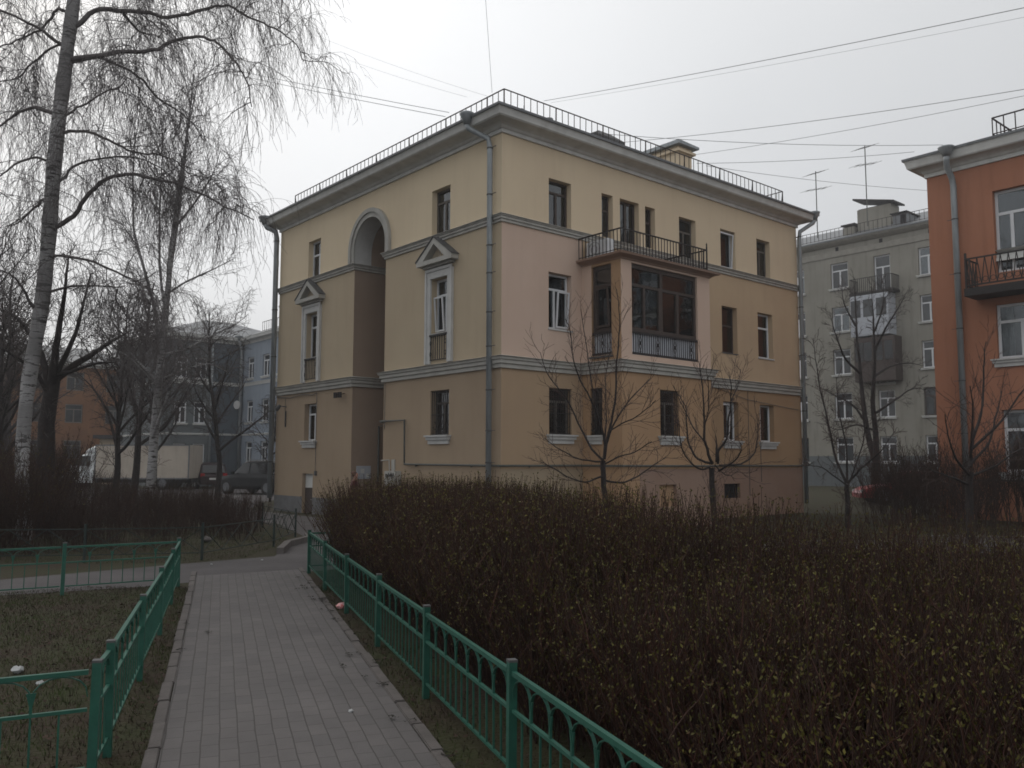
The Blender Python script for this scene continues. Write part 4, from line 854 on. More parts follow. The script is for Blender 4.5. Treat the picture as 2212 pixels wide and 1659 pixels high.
# dark low fence behind the cross path
DF = empty('metal_fence', (0, 0, 0), 0, 'dark low fence with crossed bars in front of the far shrubs', 'fence')
dpts = [(-8.4, 13.4), (-6.7, 13.6), (-5.0, 14.0), (-4.45, 16.2), (-4.55, 18.2), (-6.0, 20.8), (-8.1, 24.6), (-9.5, 27.0)]
for i, (p, q) in enumerate(zip(dpts[:-1], dpts[1:])):
    p = Vector((*p, 0)); q = Vector((*q, 0)); k = MB(); up = Vector((0, 0, 1)); n = max(2, round((q - p).length / .6))
    for z in (.52, .12): k.bar(p + up * z, q + up * z, .014)
    for j in range(n):
        a, b = p.lerp(q, j / n), p.lerp(q, (j + 1) / n); k.bar(a + up * .12, b + up * .52, .009); k.bar(b + up * .12, a + up * .52, .009)
    k.build('panel', M['greend'], DF); k = MB(); k.bar(p, p + up * .6, .035); k.build('post', M['greend'], DF)

# ============================================================ PLANTS
class Tubes:
    def __init__(s): s.d = {}
    def add(s, P, r0, r1):
        s.d.setdefault(len(P), []).append((P, r0, r1))
    def mesh(s, name, m, parent, sides=3):
        Vs, Fs, base = [], [], 0
        for n, L in s.d.items():
            P = np.array([x[0] for x in L], float); r0 = np.array([x[1] for x in L]); r1 = np.array([x[2] for x in L]); N_ = len(L)
            T = np.gradient(P, axis=1); T /= np.linalg.norm(T, axis=2, keepdims=True) + 1e-9
            ref = np.where(np.abs(T[..., 2:3]) > .9, np.array([1., 0, 0]), np.array([0, 0, 1.])); A = np.cross(T, ref); A /= np.linalg.norm(A, axis=2, keepdims=True) + 1e-9; Bv = np.cross(T, A)
            t = np.linspace(0, 1, n)[None, :]; R = r0[:, None] * (1 - t) + r1[:, None] * t
            ang = 2 * pi * np.arange(sides) / sides
            V = P[:, :, None, :] + R[:, :, None, None] * (np.cos(ang)[None, None, :, None] * A[:, :, None, :] + np.sin(ang)[None, None, :, None] * Bv[:, :, None, :])
            Vs.append(V.reshape(-1, 3)); i = (np.arange(N_) * n * sides)[:, None, None] + (np.arange(n - 1) * sides)[None, :, None]; k = np.arange(sides)[None, None, :]; k2 = (k + 1) % sides
            Fs.append(np.stack([i + k, i + k2, i + k2 + sides, i + k + sides], -1).reshape(-1, 4) + base); base += N_ * n * sides
        return np_mesh(name, np.concatenate(Vs), np.concatenate(Fs), m, None, parent, smooth=True)
def rv(s=1): return np.array([random.gauss(0, s), random.gauss(0, s), random.gauss(0, s)])
def grow(p, d, L, n, wig, trop):
    """wiggly line; trop = pull per step (vector)"""
    P = [np.array(p, float)]; d = np.array(d, float); d /= np.linalg.norm(d) + 1e-9; st = L / (n - 1)
    for i in range(n - 1):
        d = d + rv(wig) + np.array(trop); d /= np.linalg.norm(d); P.append(P[-1] + d * st)
    return np.array(P)
def leafquads(pts, size, mats, parent, name='leaves', split=(.5,), elong=2.0):
    pts = np.asarray(pts); n = len(pts); s = size * RNG.uniform(.55, 1.3, n)[:, None]
    a = RNG.normal(size=(n, 3)); a[:, 2] = np.abs(a[:, 2]) + .4; a /= np.linalg.norm(a, axis=1)[:, None]; b = np.cross(a, RNG.normal(size=(n, 3))); b /= np.linalg.norm(b, axis=1)[:, None]
    c = pts + a * s * .5; V = np.stack([pts, c + b * s / elong * .5, pts + a * s, c - b * s / elong * .5], 1)
    mi = (RNG.random(n) * len(mats)).astype(int) if len(mats) > 1 else None
    return np_mesh(name, V.reshape(-1, 3), np.arange(n * 4).reshape(-1, 4), mats, mi, parent)
def resample(P, n):
    P = np.array(P, float); s = np.r_[0, np.cumsum(np.linalg.norm(np.diff(P, axis=0), axis=1))]; t = np.linspace(0, s[-1], n)
    # Catmull-like smoothing through linear interpolation + one averaging pass
    Q = np.stack([np.interp(t, s, P[:, k]) for k in range(3)], 1)
    if n > 4: Q[1:-1] = .25 * Q[:-2] + .5 * Q[1:-1] + .25 * Q[2:]
    return Q

def side_shoots(tubes, P, r, spec, lvl, tips=None):
    """recursive side branches. spec[lvl] = dict(every, L, n, wig, trop, ang, r, up)"""
    if lvl >= len(spec): return
    sp = spec[lvl]; s = np.r_[0, np.cumsum(np.linalg.norm(np.diff(P, axis=0), axis=1))]; tot = s[-1]; x = sp.get('start', .15) * tot + random.uniform(0, sp['every'])
    while x < tot:
        i = min(np.searchsorted(s, x), len(P) - 1); q = P[i - 1] + (P[i] - P[i - 1]) * ((x - s[i - 1]) / max(1e-6, s[i] - s[i - 1])) if i > 0 else P[0]
        t = P[i] - P[max(i - 1, 0)]; t = t / (np.linalg.norm(t) + 1e-9); sd = np.cross(t, rv()); sd /= np.linalg.norm(sd) + 1e-9
        if 'flat' in sp: sd[2] *= sp['flat']
        d = t * cos(sp['ang']) + sd * sin(sp['ang']); d[2] += sp.get('up', 0); frac = 1 - .55 * (x / tot)
        L = sp['L'] * random.uniform(.45, 1.15) * (frac if sp.get('taper', True) else 1); Q = grow(q, d, L, sp['n'], sp['wig'], sp['trop'])
        rr = min(sp['r'] * random.uniform(.8, 1.2), r * .8); tubes.add(Q, rr, rr * sp.get('tip', .45))
        if tips is not None and lvl == len(spec) - 1: tips.append(Q)
        side_shoots(tubes, Q, rr, spec, lvl + 1, tips); x += sp['every'] * random.uniform(.6, 1.4)

# ---------------- the big weeping birch
def zpt(z, x, y):      # survey crops: zoom 1 (upper left) and zoom 2 (middle left)
    return (x / 3.0723, y / 3.0723 + (540 if z == 2 else 0))
BD_ = 17.5
bt = at(62, 1120, 17.5); T1 = empty('birch_tree', (bt.x, bt.y, 0), 0, 'tall weeping birch with a thick leaning white trunk at the left', 'tree', 'birches left of the house')
off = np.array([bt.x, bt.y, 0])
def wp(z, pts, D, dD=0):
    n = len(pts); return [np.array(at(*zpt(z, *p), D + dD * (i / max(1, n - 1)))) for i, p in enumerate(pts)]
trunk = [off + np.array((-.05, 0, -.1))] + wp(2, [(142, 1500), (150, 1300), (172, 1000), (218, 700), (275, 400), (318, 0)], BD_) + wp(1, [(350, 1200), (377, 900), (415, 600), (450, 300), (490, 0)], BD_) + wp(1, [(520, -250), (560, -600), (590, -1000), (600, -1400)], BD_)
tb = Tubes(); P = resample(trunk, 40); TP = resample(trunk, 300); k = MB(); rad = [.115 + .035 * max(0, 1 - i / 3) + .045 * min(1, i / 12) - .0009 * i + .011 * sin(i * 1.7) * (i % 3 != 0) for i in range(40)]; rad = [max(.05, r - .06 * max(0, (i - 26) / 13)) for i, r in enumerate(rad)]
k.tube([Vector(p - off) for p in P], rad, 16); k.build('trunk', M['birch'], T1, smooth=True)
limbs = [(1, [(520, 170), (560, 130), (640, 70), (830, 75), (1060, 130), (1200, 115), (1380, 60), (1470, 50), (1560, 100), (1680, 160), (1800, 210), (1900, 280), (1960, 350), (1985, 450)], 1.2, .055),
 (1, [(495, 390), (570, 375), (650, 335), (860, 315), (1050, 290), (1090, 245), (1200, 215), (1330, 225), (1430, 290), (1500, 400), (1560, 520), (1600, 700)], -1.2, .055),
 (1, [(495, 410), (640, 385), (790, 440), (900, 510), (1030, 640), (1130, 690), (1240, 790), (1300, 850), (1380, 960)], .8, .035),
 (1, [(430, 880), (540, 845), (690, 875), (800, 940), (930, 970), (1060, 975), (1160, 1020), (1260, 1100)], -.8, .035),
 (1, [(430, 1190), (500, 1110), (640, 1070), (860, 1070), (1020, 1120), (1160, 1220)], 1.5, .03),
 (1, [(400, 1500), (500, 1420), (620, 1310), (740, 1220), (860, 1190), (990, 1205), (1160, 1260), (1330, 1320), (1440, 1350), (1560, 1420), (1650, 1450), (1720, 1500)], -1.0, .05),
 (1, [(460, 760), (560, 680), (700, 610), (830, 560), (880, 500)], -1.5, .025), (1, [(820, 90), (900, 190), (960, 240), (1050, 260)], 1.3, .03),
 (1, [(420, 70), (360, 50), (340, 90), (260, 170), (150, 215), (0, 290), (-150, 330)], 1.0, .035), (1, [(385, 290), (300, 220), (160, 150), (0, 80), (-200, 40)], -1.0, .04),
 (1, [(330, 745), (230, 705), (130, 735), (0, 820), (-150, 930)], 1.0, .045), (1, [(310, 1070), (220, 1030), (130, 1060), (40, 1130), (-60, 1250)], -1.0, .03), (1, [(380, 285), (240, 400), (120, 540), (0, 580), (-150, 600)], 1.5, .025),
 (1, [(300, 1310), (220, 1370), (150, 1440), (60, 1480)], 1.0, .035),
 (2, [(370, 30), (560, 60), (740, 130), (880, 210), (940, 280), (980, 420)], -.8, .03), (2, [(355, 270), (500, 230), (740, 240), (870, 235)], 1.0, .03), (2, [(780, 260), (760, 330), (840, 480), (960, 580), (1040, 620)], 1.2, .02), (2, [(240, 400), (190, 330), (120, 200), (0, 160)], -1.0, .04),
 (1, [(540, -20), (640, -130), (840, -230), (1100, -260), (1400, -240), (1650, -200), (1850, -120), (2000, -20)], 1.0, .06), (1, [(560, -300), (700, -420), (960, -480), (1250, -420), (1500, -330), (1700, -200)], -1.5, .05), (1, [(540, -60), (600, -20), (560, -120), (700, -160)], 0, .04),
 (1, [(520, -250), (400, -350), (200, -380), (0, -280), (-200, -150)], 1.0, .05)]
spec_b = [dict(every=.21, L=1.25, n=9, wig=.22, trop=(0, 0, -.06), ang=1.1, r=.011, flat=.8, up=.1, start=.12, taper=False), dict(every=.066, L=1.35, n=9, wig=.13, trop=(0, 0, -.34), ang=.9, r=.0044, taper=False, tip=.5, start=.05), dict(every=.28, L=.45, n=5, wig=.15, trop=(0, 0, -.3), ang=.6, r=.0036, taper=False, tip=.7)]
bigt = Tubes()
for z, pts, dD, r in limbs:
    w = wp(z, pts, BD_, dD); tj = TP[np.argmin(np.linalg.norm(TP - w[0], axis=1))]; gap = np.linalg.norm(tj - w[0])
    if gap < .8: w = [TP[np.argmin(np.abs(TP[:, 2] - (w[0][2] - .25 * gap)))]] + w
    Q = resample([p - off for p in w], 3 * len(pts)); Q[3:] += np.cumsum(RNG.normal(0, .018, (len(Q) - 3, 3)), 0); bigt.add(Q, r * 1.05, .010); side_shoots(tb, Q, r, spec_b, 0)
bigt.mesh('limbs', M['limb'], T1, 8); tb.mesh('twigs', M['btwig'], T1)

# ---------------- generic trees
def make_tree(name, base, label, group, stems, spec, bark='bark', twig='twig', sides=7, tipleaf=None, cat='tree'):
    """stems: list of (points (world np), r0, r1); first one is the trunk"""
    T = empty(name, (base[0], base[1], 0), 0, label, cat, group); o = np.array([base[0], base[1], 0.])
    tr = Tubes(); tw = Tubes(); lm = Tubes(); tips = []
    for i, (pts, r0, r1) in enumerate(stems):
        Q = resample([np.array(p) - o for p in pts], max(6, 3 * len(pts))); Q[2:] += np.cumsum(RNG.normal(0, .006 + r0 * .03, (len(Q) - 2, 3)), 0)
        (tr if i == 0 else lm).add(Q, r0, r1)
        side_shoots(tw, Q, r0, spec, 0, tips)
    tr.mesh('trunk', M[bark], T, 12)
    if len(stems) > 1: lm.mesh('limbs', M['bark'] if bark != 'birch' else M['birch'], T, sides)
    tw.mesh('twigs', M['btwig' if bark == 'birch' else twig], T)
    if tipleaf:
        pts = np.concatenate([Q[1:] for Q in tips]); pts = pts[RNG.random(len(pts)) < tipleaf[0]]; leafquads(pts, tipleaf[1], [M['bud'], M['budd']], T, 'buds')
    return T
GB = 'birches left of the house'
D2 = 25.
w2 = lambda z, pts, dD=0: wp(z, pts, D2, dD)
b2 = gnd(325, 1120); b2 = (at(325, 1000, D2).x, D2)
st2 = [([np.array((b2[0], D2, 0))] + w2(2, [(1000, 1500), (1010, 1250), (1030, 1000), (1055, 750), (1070, 600), (1090, 300), (1120, 0)]) + w2(1, [(1165, 1250), (1210, 980), (1235, 780), (1250, 620), (1262, 500)]), .15, .015),
       (w2(2, [(1085, 430), (1120, 200), (1150, 0)], .3) + w2(1, [(1190, 1400), (1230, 1100), (1250, 900), (1300, 650), (1320, 560)], .5), .07, .01),
       (w2(2, [(1060, 620), (1030, 420), (990, 260), (930, 60)], -.5) + w2(1, [(880, 1500), (885, 1200), (890, 950), (900, 800)], -.8), .06, .01),
       (w2(2, [(1085, 340), (1062, 150), (1060, 0)], .6) + w2(1, [(1060, 1400), (1068, 1150), (1075, 900), (1060, 780)], .9), .045, .008),
       (w2(2, [(1010, 1250), (1100, 1000), (1150, 850), (1180, 700)], -.6), .05, .02), (w2(1, [(1170, 1500), (1330, 1300), (1420, 1150), (1460, 1000)], -1), .04, .008), (w2(2, [(1060, 700), (1250, 650), (1400, 560), (1560, 500), (1650, 420)], 1), .035, .008), (w2(2, [(1090, 300), (1250, 200), (1420, 130), (1560, 60)], -1), .035, .008),
       (w2(2, [(1050, 880), (900, 720), (760, 560), (690, 480)], 1), .035, .008), (w2(2, [(1040, 900), (860, 700), (720, 640), (600, 560)], -1), .03, .008), (w2(2, [(1085, 850), (1200, 800), (1380, 740), (1500, 800)], .8), .03, .008)]
spec2 = [dict(every=.19, L=1.9, n=9, wig=.09, trop=(0, 0, .05), ang=.62, r=.009, up=.25, start=.2, taper=True), dict(every=.14, L=.95, n=6, wig=.13, trop=(0, 0, -.08), ang=.6, r=.0052, tip=.6, start=.1), dict(every=.2, L=.45, n=4, wig=.12, trop=(0, 0, -.16), ang=.6, r=.0042, tip=.7)]
make_tree('birch_tree', b2, 'slender birch with several upright stems in front of the white truck', GB, st2, spec2, 'birch', 'twig')
# background birches and dark trees at the left
def auto_tree(base, H, r, lean, nl, spread, spec, label, name='bare_tree', group=None, bark='bark', twig='twig', start=.25, up=.9, cat='tree', seed=0):
    random.seed(seed); b = np.array([base[0], base[1], 0.]); top = b + np.array([lean[0], lean[1], H]); tr = [b + (top - b) * t + rv(.02 * H * .3) * (0 < t < 1) for t in np.linspace(0, 1, 7)]
    st = [(tr, r, r * .12)]; T = resample(tr, 60)
    for i in range(nl):
        t = start + (1 - start) * (i + .5) / nl * .9; p = T[int(t * 59)]; a = i * 2.4 + random.uniform(-.4, .4); L = spread * (1.1 - .75 * (t - start) / (1 - start)) * random.uniform(.7, 1.2)
        Q = grow(p, (cos(a), sin(a), up), L, 7, .10, (0, 0, .10 * up)); st.append((list(Q), r * (1 - t) * .55 + .012, .008))
    return make_tree(name, base, label, group, st, spec, bark, twig)
def sp(s=1, fine=.009, droop=-.03): return [dict(every=.30 * s, L=1.6 * s, n=7, wig=.13, trop=(0, 0, .02), ang=.75, r=.016 * s, start=.15, up=.15), dict(every=.20 * s, L=.85 * s, n=5, wig=.16, trop=(0, 0, droop), ang=.7, r=fine, tip=.6), dict(every=.17 * s, L=.45 * s, n=4, wig=.14, trop=(0, 0, droop), ang=.6, r=fine * .75, tip=.7)]
GD = 'bare trees in the left background'
vt = at(300 / 3.0723, 1000, 19)
stv = [([np.array((vt.x, 19, 0))] + [np.array(at(*zpt(2, *p), 19)) for p in ((300, 1400), (300, 1200), (320, 1000), (350, 850))], .22, .15)]
for pts, dd, r in (([(340, 870), (420, 820), (520, 740), (620, 670), (700, 620), (760, 580), (860, 520)], 1.5, .11), ([(345, 880), (360, 700), (390, 500), (430, 250), (450, 50)], -1, .10), ([(330, 900), (280, 700), (180, 520), (60, 420), (-60, 380)], 1, .09), ([(350, 860), (440, 700), (500, 560), (560, 330), (600, 150)], .5, .07), ([(320, 950), (230, 800), (110, 720), (0, 650)], -1, .06), ([(380, 830), (500, 800), (640, 760), (760, 760)], -1, .05)):
    stv.append(([np.array(at(*zpt(2, *p), 19 + dd * i / 6)) for i, p in enumerate(pts)], r, .015))
random.seed(5); make_tree('bare_tree', (vt.x, 19), 'dark thick bare tree forking widely just behind the big birch', GD, stv, sp(.55, .0085, .0), 'bark', 'twig')
auto_tree((-17.5, 28), 9.5, .16, (.3, 0), 18, 3.4, sp(.8, .009, -.10), 'bare tree standing at the left edge behind the big birch', group=GD, seed=21)
auto_tree((-14.5, 33), 8.5, .15, (.5, 0), 18, 3.2, sp(.78, .010, -.06), 'bare tree between the forked tree and the slender birch', group=GD, seed=22)
auto_tree((-22.5, 38), 10.5, .18, (0, 0), 18, 4.0, sp(.85, .012), 'bare tree further back behind the left edge birch', group=GD, seed=23)
auto_tree((-12.3, 36), 7.8, .13, (-.6, 0), 16, 3.0, sp(.78, .010), 'bare tree in front of the slate blue wall', group=GD, seed=24)
auto_tree((-16.3, 22.5), 10, .14, (.3, 0), 20, 3.2, sp(.9, .008, -.12), 'tall bare tree whose twigs fill the gap left of the big birch', group=GD, seed=28)
auto_tree((-13.4, 29), 7.0, .12, (.2, 0), 20, 3.0, sp(.7, .0085, -.03), 'bare tree left of the slender birch, its crown over the orange house', group=GD, seed=41)
auto_tree((-15.2, 36.5), 7.6, .13, (0, 0), 20, 3.2, sp(.75, .0105, -.03), 'bare tree right behind the slender birch, its crown over the dull blue wall', group=GD, seed=42)
auto_tree((-15.4, 26), 6.6, .12, (-.3, 0), 20, 2.8, sp(.7, .0085, -.03), 'bare tree right of the big forked one, hiding the orange house', group=GD, seed=43)
auto_tree((-20, 60), 9, .2, (0, 0), 16, 4.2, sp(1.0, .018), 'bare tree in front of the far orange house', group=GD, seed=25)
auto_tree((-33, 56), 12, .22, (0, 0), 18, 5, sp(1.4, .018), 'bare tree farthest back at the left edge', group=GD, seed=26)
auto_tree((-9.4, 33.5), 4.2, .05, (.2, 0), 12, 1.6, sp(.6, .006), 'thin young bare tree beside the left drainpipe of the yellow house', group=GD, seed=27)
# young lindens before the right face
GLn = 'young bare trees in front of the yellow house'
def z7(x, y): return ((1900 + x / 1.5079) * .54004, (1200 + y / 1.5079) * .54004)
def zc(x, y): return ((2600 + x / 2.765) * .54004, (1500 + y / 2.765) * .54004)
def pxstems(f, D, base, limbs, tw):
    out = [([np.array((*base, 0.))] + [np.array(at(*f(*p), D)) for p in tw], limbs[0][1], limbs[0][1] * .8)]
    for pts, r, dd in limbs[1:]: out.append(([np.array(at(*f(*p), D + dd * i / (len(pts) - 1))) for i, p in enumerate(pts)], r, .006))
    return out
spl = [dict(every=.12, L=.95, n=7, wig=.12, trop=(0, 0, .06), ang=.7, r=.0048, start=.15, up=.15), dict(every=.11, L=.42, n=5, wig=.14, trop=(0, 0, .04), ang=.6, r=.0033, tip=.7)]
DA = 15.2; xa = at(*z7(778, 1180), DA).x
la = [(None, .055), ([(770, 965), (700, 900), (650, 780), (560, 560), (450, 440), (410, 300)], .022, .6), ([(780, 960), (795, 850), (830, 700), (850, 560), (860, 400), (880, 250), (900, 130), (895, 0), (890, -80)], .026, -.4), ([(785, 900), (770, 760), (700, 600), (640, 480), (600, 330), (590, 200), (550, 130)], .022, -.6), ([(790, 880), (830, 760), (900, 650), (980, 560), (1060, 470)], .02, .7),
      ([(800, 800), (880, 740), (960, 700), (1040, 640), (1080, 600)], .014, -.7), ([(780, 975), (720, 975), (620, 960), (500, 900), (420, 840)], .018, .8), ([(775, 1060), (650, 1100), (560, 1060), (480, 1010), (400, 970)], .018, -.8), ([(790, 1090), (880, 1110), (960, 1080), (1040, 1030), (1170, 960)], .02, .6), ([(780, 990), (880, 940), (960, 920), (1060, 860)], .015, -.9), ([(745, 720), (700, 500), (680, 380), (640, 60)], .014, .3), ([(770, 1000), (800, 700), (780, 500), (820, 300)], .016, .9)]
random.seed(31); make_tree('linden_tree', (xa, DA), 'young bare tree before the bay of the yellow house, left of its pair', GLn, pxstems(z7, DA, (xa, DA), la, [(780, 1180), (776, 1080), (770, 960)]), spl, 'bark', 'twigr')
DBt = 15.8; xb = at(*zc(725, 1330), DBt).x
lb = [(None, .06), ([(690, 980), (600, 960), (490, 900), (440, 780), (425, 640), (420, 450), (415, 350), (330, 200)], .024, .6), ([(690, 980), (640, 880), (590, 720), (600, 560), (590, 250), (575, 0), (570, -150)], .03, -.3), ([(740, 960), (740, 800), (735, 660)], .034, .1), ([(750, 980), (760, 820), (840, 750), (865, 600), (885, 320), (880, 100), (850, -50)], .026, -.5), ([(770, 1000), (900, 1000), (1000, 1000), (1090, 940), (1150, 850), (1180, 650), (1175, 500)], .02, .8),
      ([(760, 1060), (850, 1010), (950, 960), (1010, 840), (1000, 740)], .02, -.8), ([(590, 720), (490, 600), (400, 400), (250, 100)], .014, .5), ([(600, 560), (650, 420), (650, 0)], .013, -.4), ([(660, 1020), (560, 1050), (440, 960), (360, 800), (350, 600), (350, 480)], .018, -1.0), ([(885, 330), (910, 250), (970, 120), (1000, -60)], .012, .3), ([(720, 1000), (800, 1080), (860, 1120), (960, 1060)], .012, 1.0)]
random.seed(32); make_tree('linden_tree', (xb, DBt), 'young bare tree with candelabra limbs, right of its pair', GLn, pxstems(zc, DBt, (xb, DBt), lb, [(725, 1330), (726, 1180), (722, 1040)]), spl, 'bark', 'twigr')
# dark trees before the grey and orange houses
def z9(x, y): return ((3100 + x / 1.3825) * .54004, (1000 + y / 1.3825) * .54004)
DC = 36.; xc = at(*z9(560, 1300), DC).x
lc_ = [(None, .22), ([(560, 1180), (520, 1060), (495, 900), (475, 700), (450, 500), (440, 300), (430, 150)], .14, 1.5), ([(560, 1180), (560, 1000), (540, 850), (550, 600), (545, 400), (530, 200)], .14, -1), ([(500, 950), (430, 850), (330, 800), (260, 760)], .06, 1), ([(470, 680), (380, 600), (330, 450), (300, 330)], .06, -1), ([(545, 700), (640, 640), (740, 620), (820, 640)], .06, 1.5), ([(548, 560), (620, 420), (700, 300), (740, 220)], .06, -1.5), ([(445, 420), (380, 300), (370, 180)], .05, 1), ([(560, 900), (680, 820), (760, 760), (850, 780)], .06, 1), ([(540, 480), (600, 320), (600, 180)], .05, -1), ([(555, 1000), (450, 960), (350, 1000), (270, 960)], .05, 1)]
GR = 'bare trees on the right'
random.seed(33); make_tree('bare_tree', (xc, DC), 'large dark bare tree with two trunks before the grey house', GR, pxstems(z9, DC, (xc, DC), lc_, [(565, 1320), (560, 1180)]), sp(.58, .011, .02), 'bark', 'twig')
DD = 21.; xd = at(*z9(400, 1400), DD).x
ld = [(None, .07), ([(395, 1290), (330, 1150), (300, 950), (250, 750), (220, 480)], .035, .8), ([(400, 1290), (480, 1200), (580, 1120), (660, 1000)], .03, -.8), ([(398, 1290), (400, 1100), (350, 900), (340, 700)], .03, .4), ([(395, 1300), (260, 1200), (180, 1190)], .02, -.5), ([(410, 1290), (500, 1050), (490, 850)], .022, .9)]
random.seed(34); make_tree('bare_tree', (xd, DD), 'small bare tree just right of the yellow house corner', GR, pxstems(z9, DD, (xd, DD), ld, [(400, 1400), (398, 1290)]), sp(.45, .0065, .03), 'bark', 'twigr')
DE = 12.5; xe = at(*z9(1075, 1450), DE).x
le = [(None, .06), ([(1080, 1200), (1090, 1050), (1150, 900), (1160, 700), (1175, 500)], .03, .5), ([(1080, 1250), (1020, 1180), (960, 1050), (940, 900)], .022, -.5), ([(1080, 1180), (1180, 1080), (1230, 900), (1250, 780)], .022, .7), ([(1080, 1150), (1100, 900), (1080, 750)], .02, -.6), ([(1090, 1100), (1250, 950), (1377, 780), (1500, 650)], .022, .4), ([(1075, 1300), (980, 1260), (900, 1230), (830, 1180)], .018, -.7), ([(1085, 1250), (1200, 1200), (1330, 1100), (1450, 1060)], .02, .6)]
random.seed(35); make_tree('bare_tree', (xe, DE), 'young bare tree before the corner of the orange house', GR, pxstems(z9, DE, (xe, DE), le, [(1077, 1440), (1080, 1220)]), [dict(every=.14, L=.9, n=7, wig=.12, trop=(0, 0, .05), ang=.7, r=.005, start=.1, up=.15), dict(every=.12, L=.42, n=5, wig=.14, trop=(0, 0, .04), ang=.6, r=.0035, tip=.7)], 'bark', 'twigr')

# ---------------- shrubs
def shrub_proto(nst, H, R, seed, buds, red=False, r=.006):
    random.seed(seed); tw = Tubes(); tips = []
    for i in range(nst):
        a = random.uniform(0, 2 * pi); q = R * .85 * sqrt(random.random()); d = (random.gauss(0, .16) + cos(a) * .12, random.gauss(0, .16) + sin(a) * .12, 1); L = H * random.uniform(.6, 1.08)
        Q = grow((cos(a) * q, sin(a) * q, 0), d, L, 9, .05, (0, 0, .01)); tw.add(Q, r, r * .35); side_shoots(tw, Q, r, [dict(every=.13, L=.45 * H, n=6, wig=.08, trop=(0, 0, .05), ang=.5, r=r * .55, start=.25, up=.3), dict(every=.12, L=.16, n=4, wig=.1, trop=(0, 0, .05), ang=.6, r=r * .4, tip=.7)], 0, tips); tips.append(Q)
    me1 = tw.mesh('stems', M['shrubt'], None); me2 = None
    if buds:
        pts = np.concatenate([Q[1:] for Q in tips]); pts = pts[RNG.random(len(pts)) < buds]; me2 = leafquads(pts, .03, [M['bud'], M['budd']], None, 'buds')
    return me1, me2
def make_shrub(protos, i, x, y, s, rz, label, group, name='bare_shrub'):
    T = empty(name, (x, y, 0), rz, label, 'shrub', group); T.scale = (s, s, s)
    for m in protos[i]:
        if m is None: continue
        if m.parent is None and not m.get('used'): m.parent = T; m['used'] = 1
        else: c = m.copy(); COL.objects.link(c); c.parent = T
    return T
SP = [shrub_proto(60, 1.6, .9, 41, .15, r=.008), shrub_proto(70, 1.5, 1.0, 42, .0, r=.008), shrub_proto(50, 1.8, .9, 43, .3, r=.008)]
gs = 'bare brown shrubs behind the cross path'
spots = [(-5.9, 19.3, 0, 1.0), (-6.9, 20.6, 1, 1.0), (-5.6, 17.6, 1, .75), (-7.3, 18.4, 2, 1.0), (-8.5, 19.6, 0, 1.1), (-9.4, 18.2, 1, 1.15), (-7.9, 22.4, 2, .95), (-10.6, 19.4, 0, 1.15), (-11.6, 17.6, 1, 1.2), (-9.9, 21.9, 1, 1.05), (-12.8, 18.9, 0, 1.2), (-10.2, 16.2, 0, 1.0), (-11.8, 15.3, 1, 1.05), (-8.6, 16.6, 1, .85), (-14.2, 17.2, 2, 1.2), (-12.2, 22, 1, 1.2), (-14.5, 21, 1, 1.3), (-9.0, 25.5, 2, .85), (-8.7, 23.8, 0, .85), (-13.2, 15.6, 0, 1.1), (-8.9, 14.9, 1, .8), (-10.6, 14.2, 0, .9), (-13.6, 13.6, 1, 1.1), (-9.8, 23.6, 1, 1.1), (-11.2, 24.4, 0, 1.2), (-12.8, 25.5, 1, 1.3), (-15.6, 24, 1, 1.4), (-16.6, 19.6, 0, 1.4), (-11.5, 29, 1, 1.1), (-13.8, 30, 0, 1.2), (-16, 29, 1, 1.4), (-18, 26, 1, 1.5), (-19.5, 31, 0, 1.5), (-8.6, 15.2, 2, 1.05), (-9.6, 15.6, 0, 1.0), (-7.6, 15.6, 1, 1.0), (-8.0, 17.0, 0, 1.1), (-10.4, 17.2, 1, 1.1), (-6.6, 16.2, 1, .9), (-6.9, 19.4, 0, .95), (-6.2, 18.3, 1, .9), (-7.8, 20.6, 0, 1.0), (-8.8, 21.3, 1, 1.0), (-12.6, 16.8, 1, 1.1), (-9.2, 13.9, 1, .8)]
spots = [(x, y, i, q * (1.0 if x / y < -.54 else .62 if x / y < -.48 else .56 if y > 16.8 else .62)) for x, y, i, q in spots]
for n, (x, y, i, s) in enumerate(spots): make_shrub(SP, i, x, y, s, n * 1.3, 'bare brown many stemmed shrub in the thicket behind the dark low fence at the left', gs)
gr2 = 'bare brown shrubs in front of the grey and orange houses'
for n, (x, y, i, s) in enumerate([(11.2, 21.5, 1, 1.25), (12.7, 21, 0, 1.35), (14, 20.2, 1, 1.5), (13.2, 19.3, 1, 1.2), (11.8, 24, 1, 1.4), (15.2, 20.8, 0, 1.6), (10.8, 23.2, 0, 1.1), (10.2, 19.6, 1, .8), (12.2, 26.5, 1, 1.4), (14.8, 18.8, 1, 1.3), (9.7, 22, 1, .9)]):
    make_shrub(SP, i, x, y, s, n * 1.7, 'bare brown shrub in the thicket below the grey and orange houses at the right', gr2)
gG = shrub_proto(60, 1.5, 1.0, 44, .9, r=.007)
for n, (x, y, q, lab) in enumerate([(-11.9, 21.0, 1.2, 'greenish leafing shrub low between the trunks at the far left'), (-13.4, 23.0, 1.3, 'second greenish leafing shrub at the left edge, farther back')]): make_shrub([gG], 0, x, y, q, n, lab, 'greenish shrubs at the left', 'leafing_shrub')

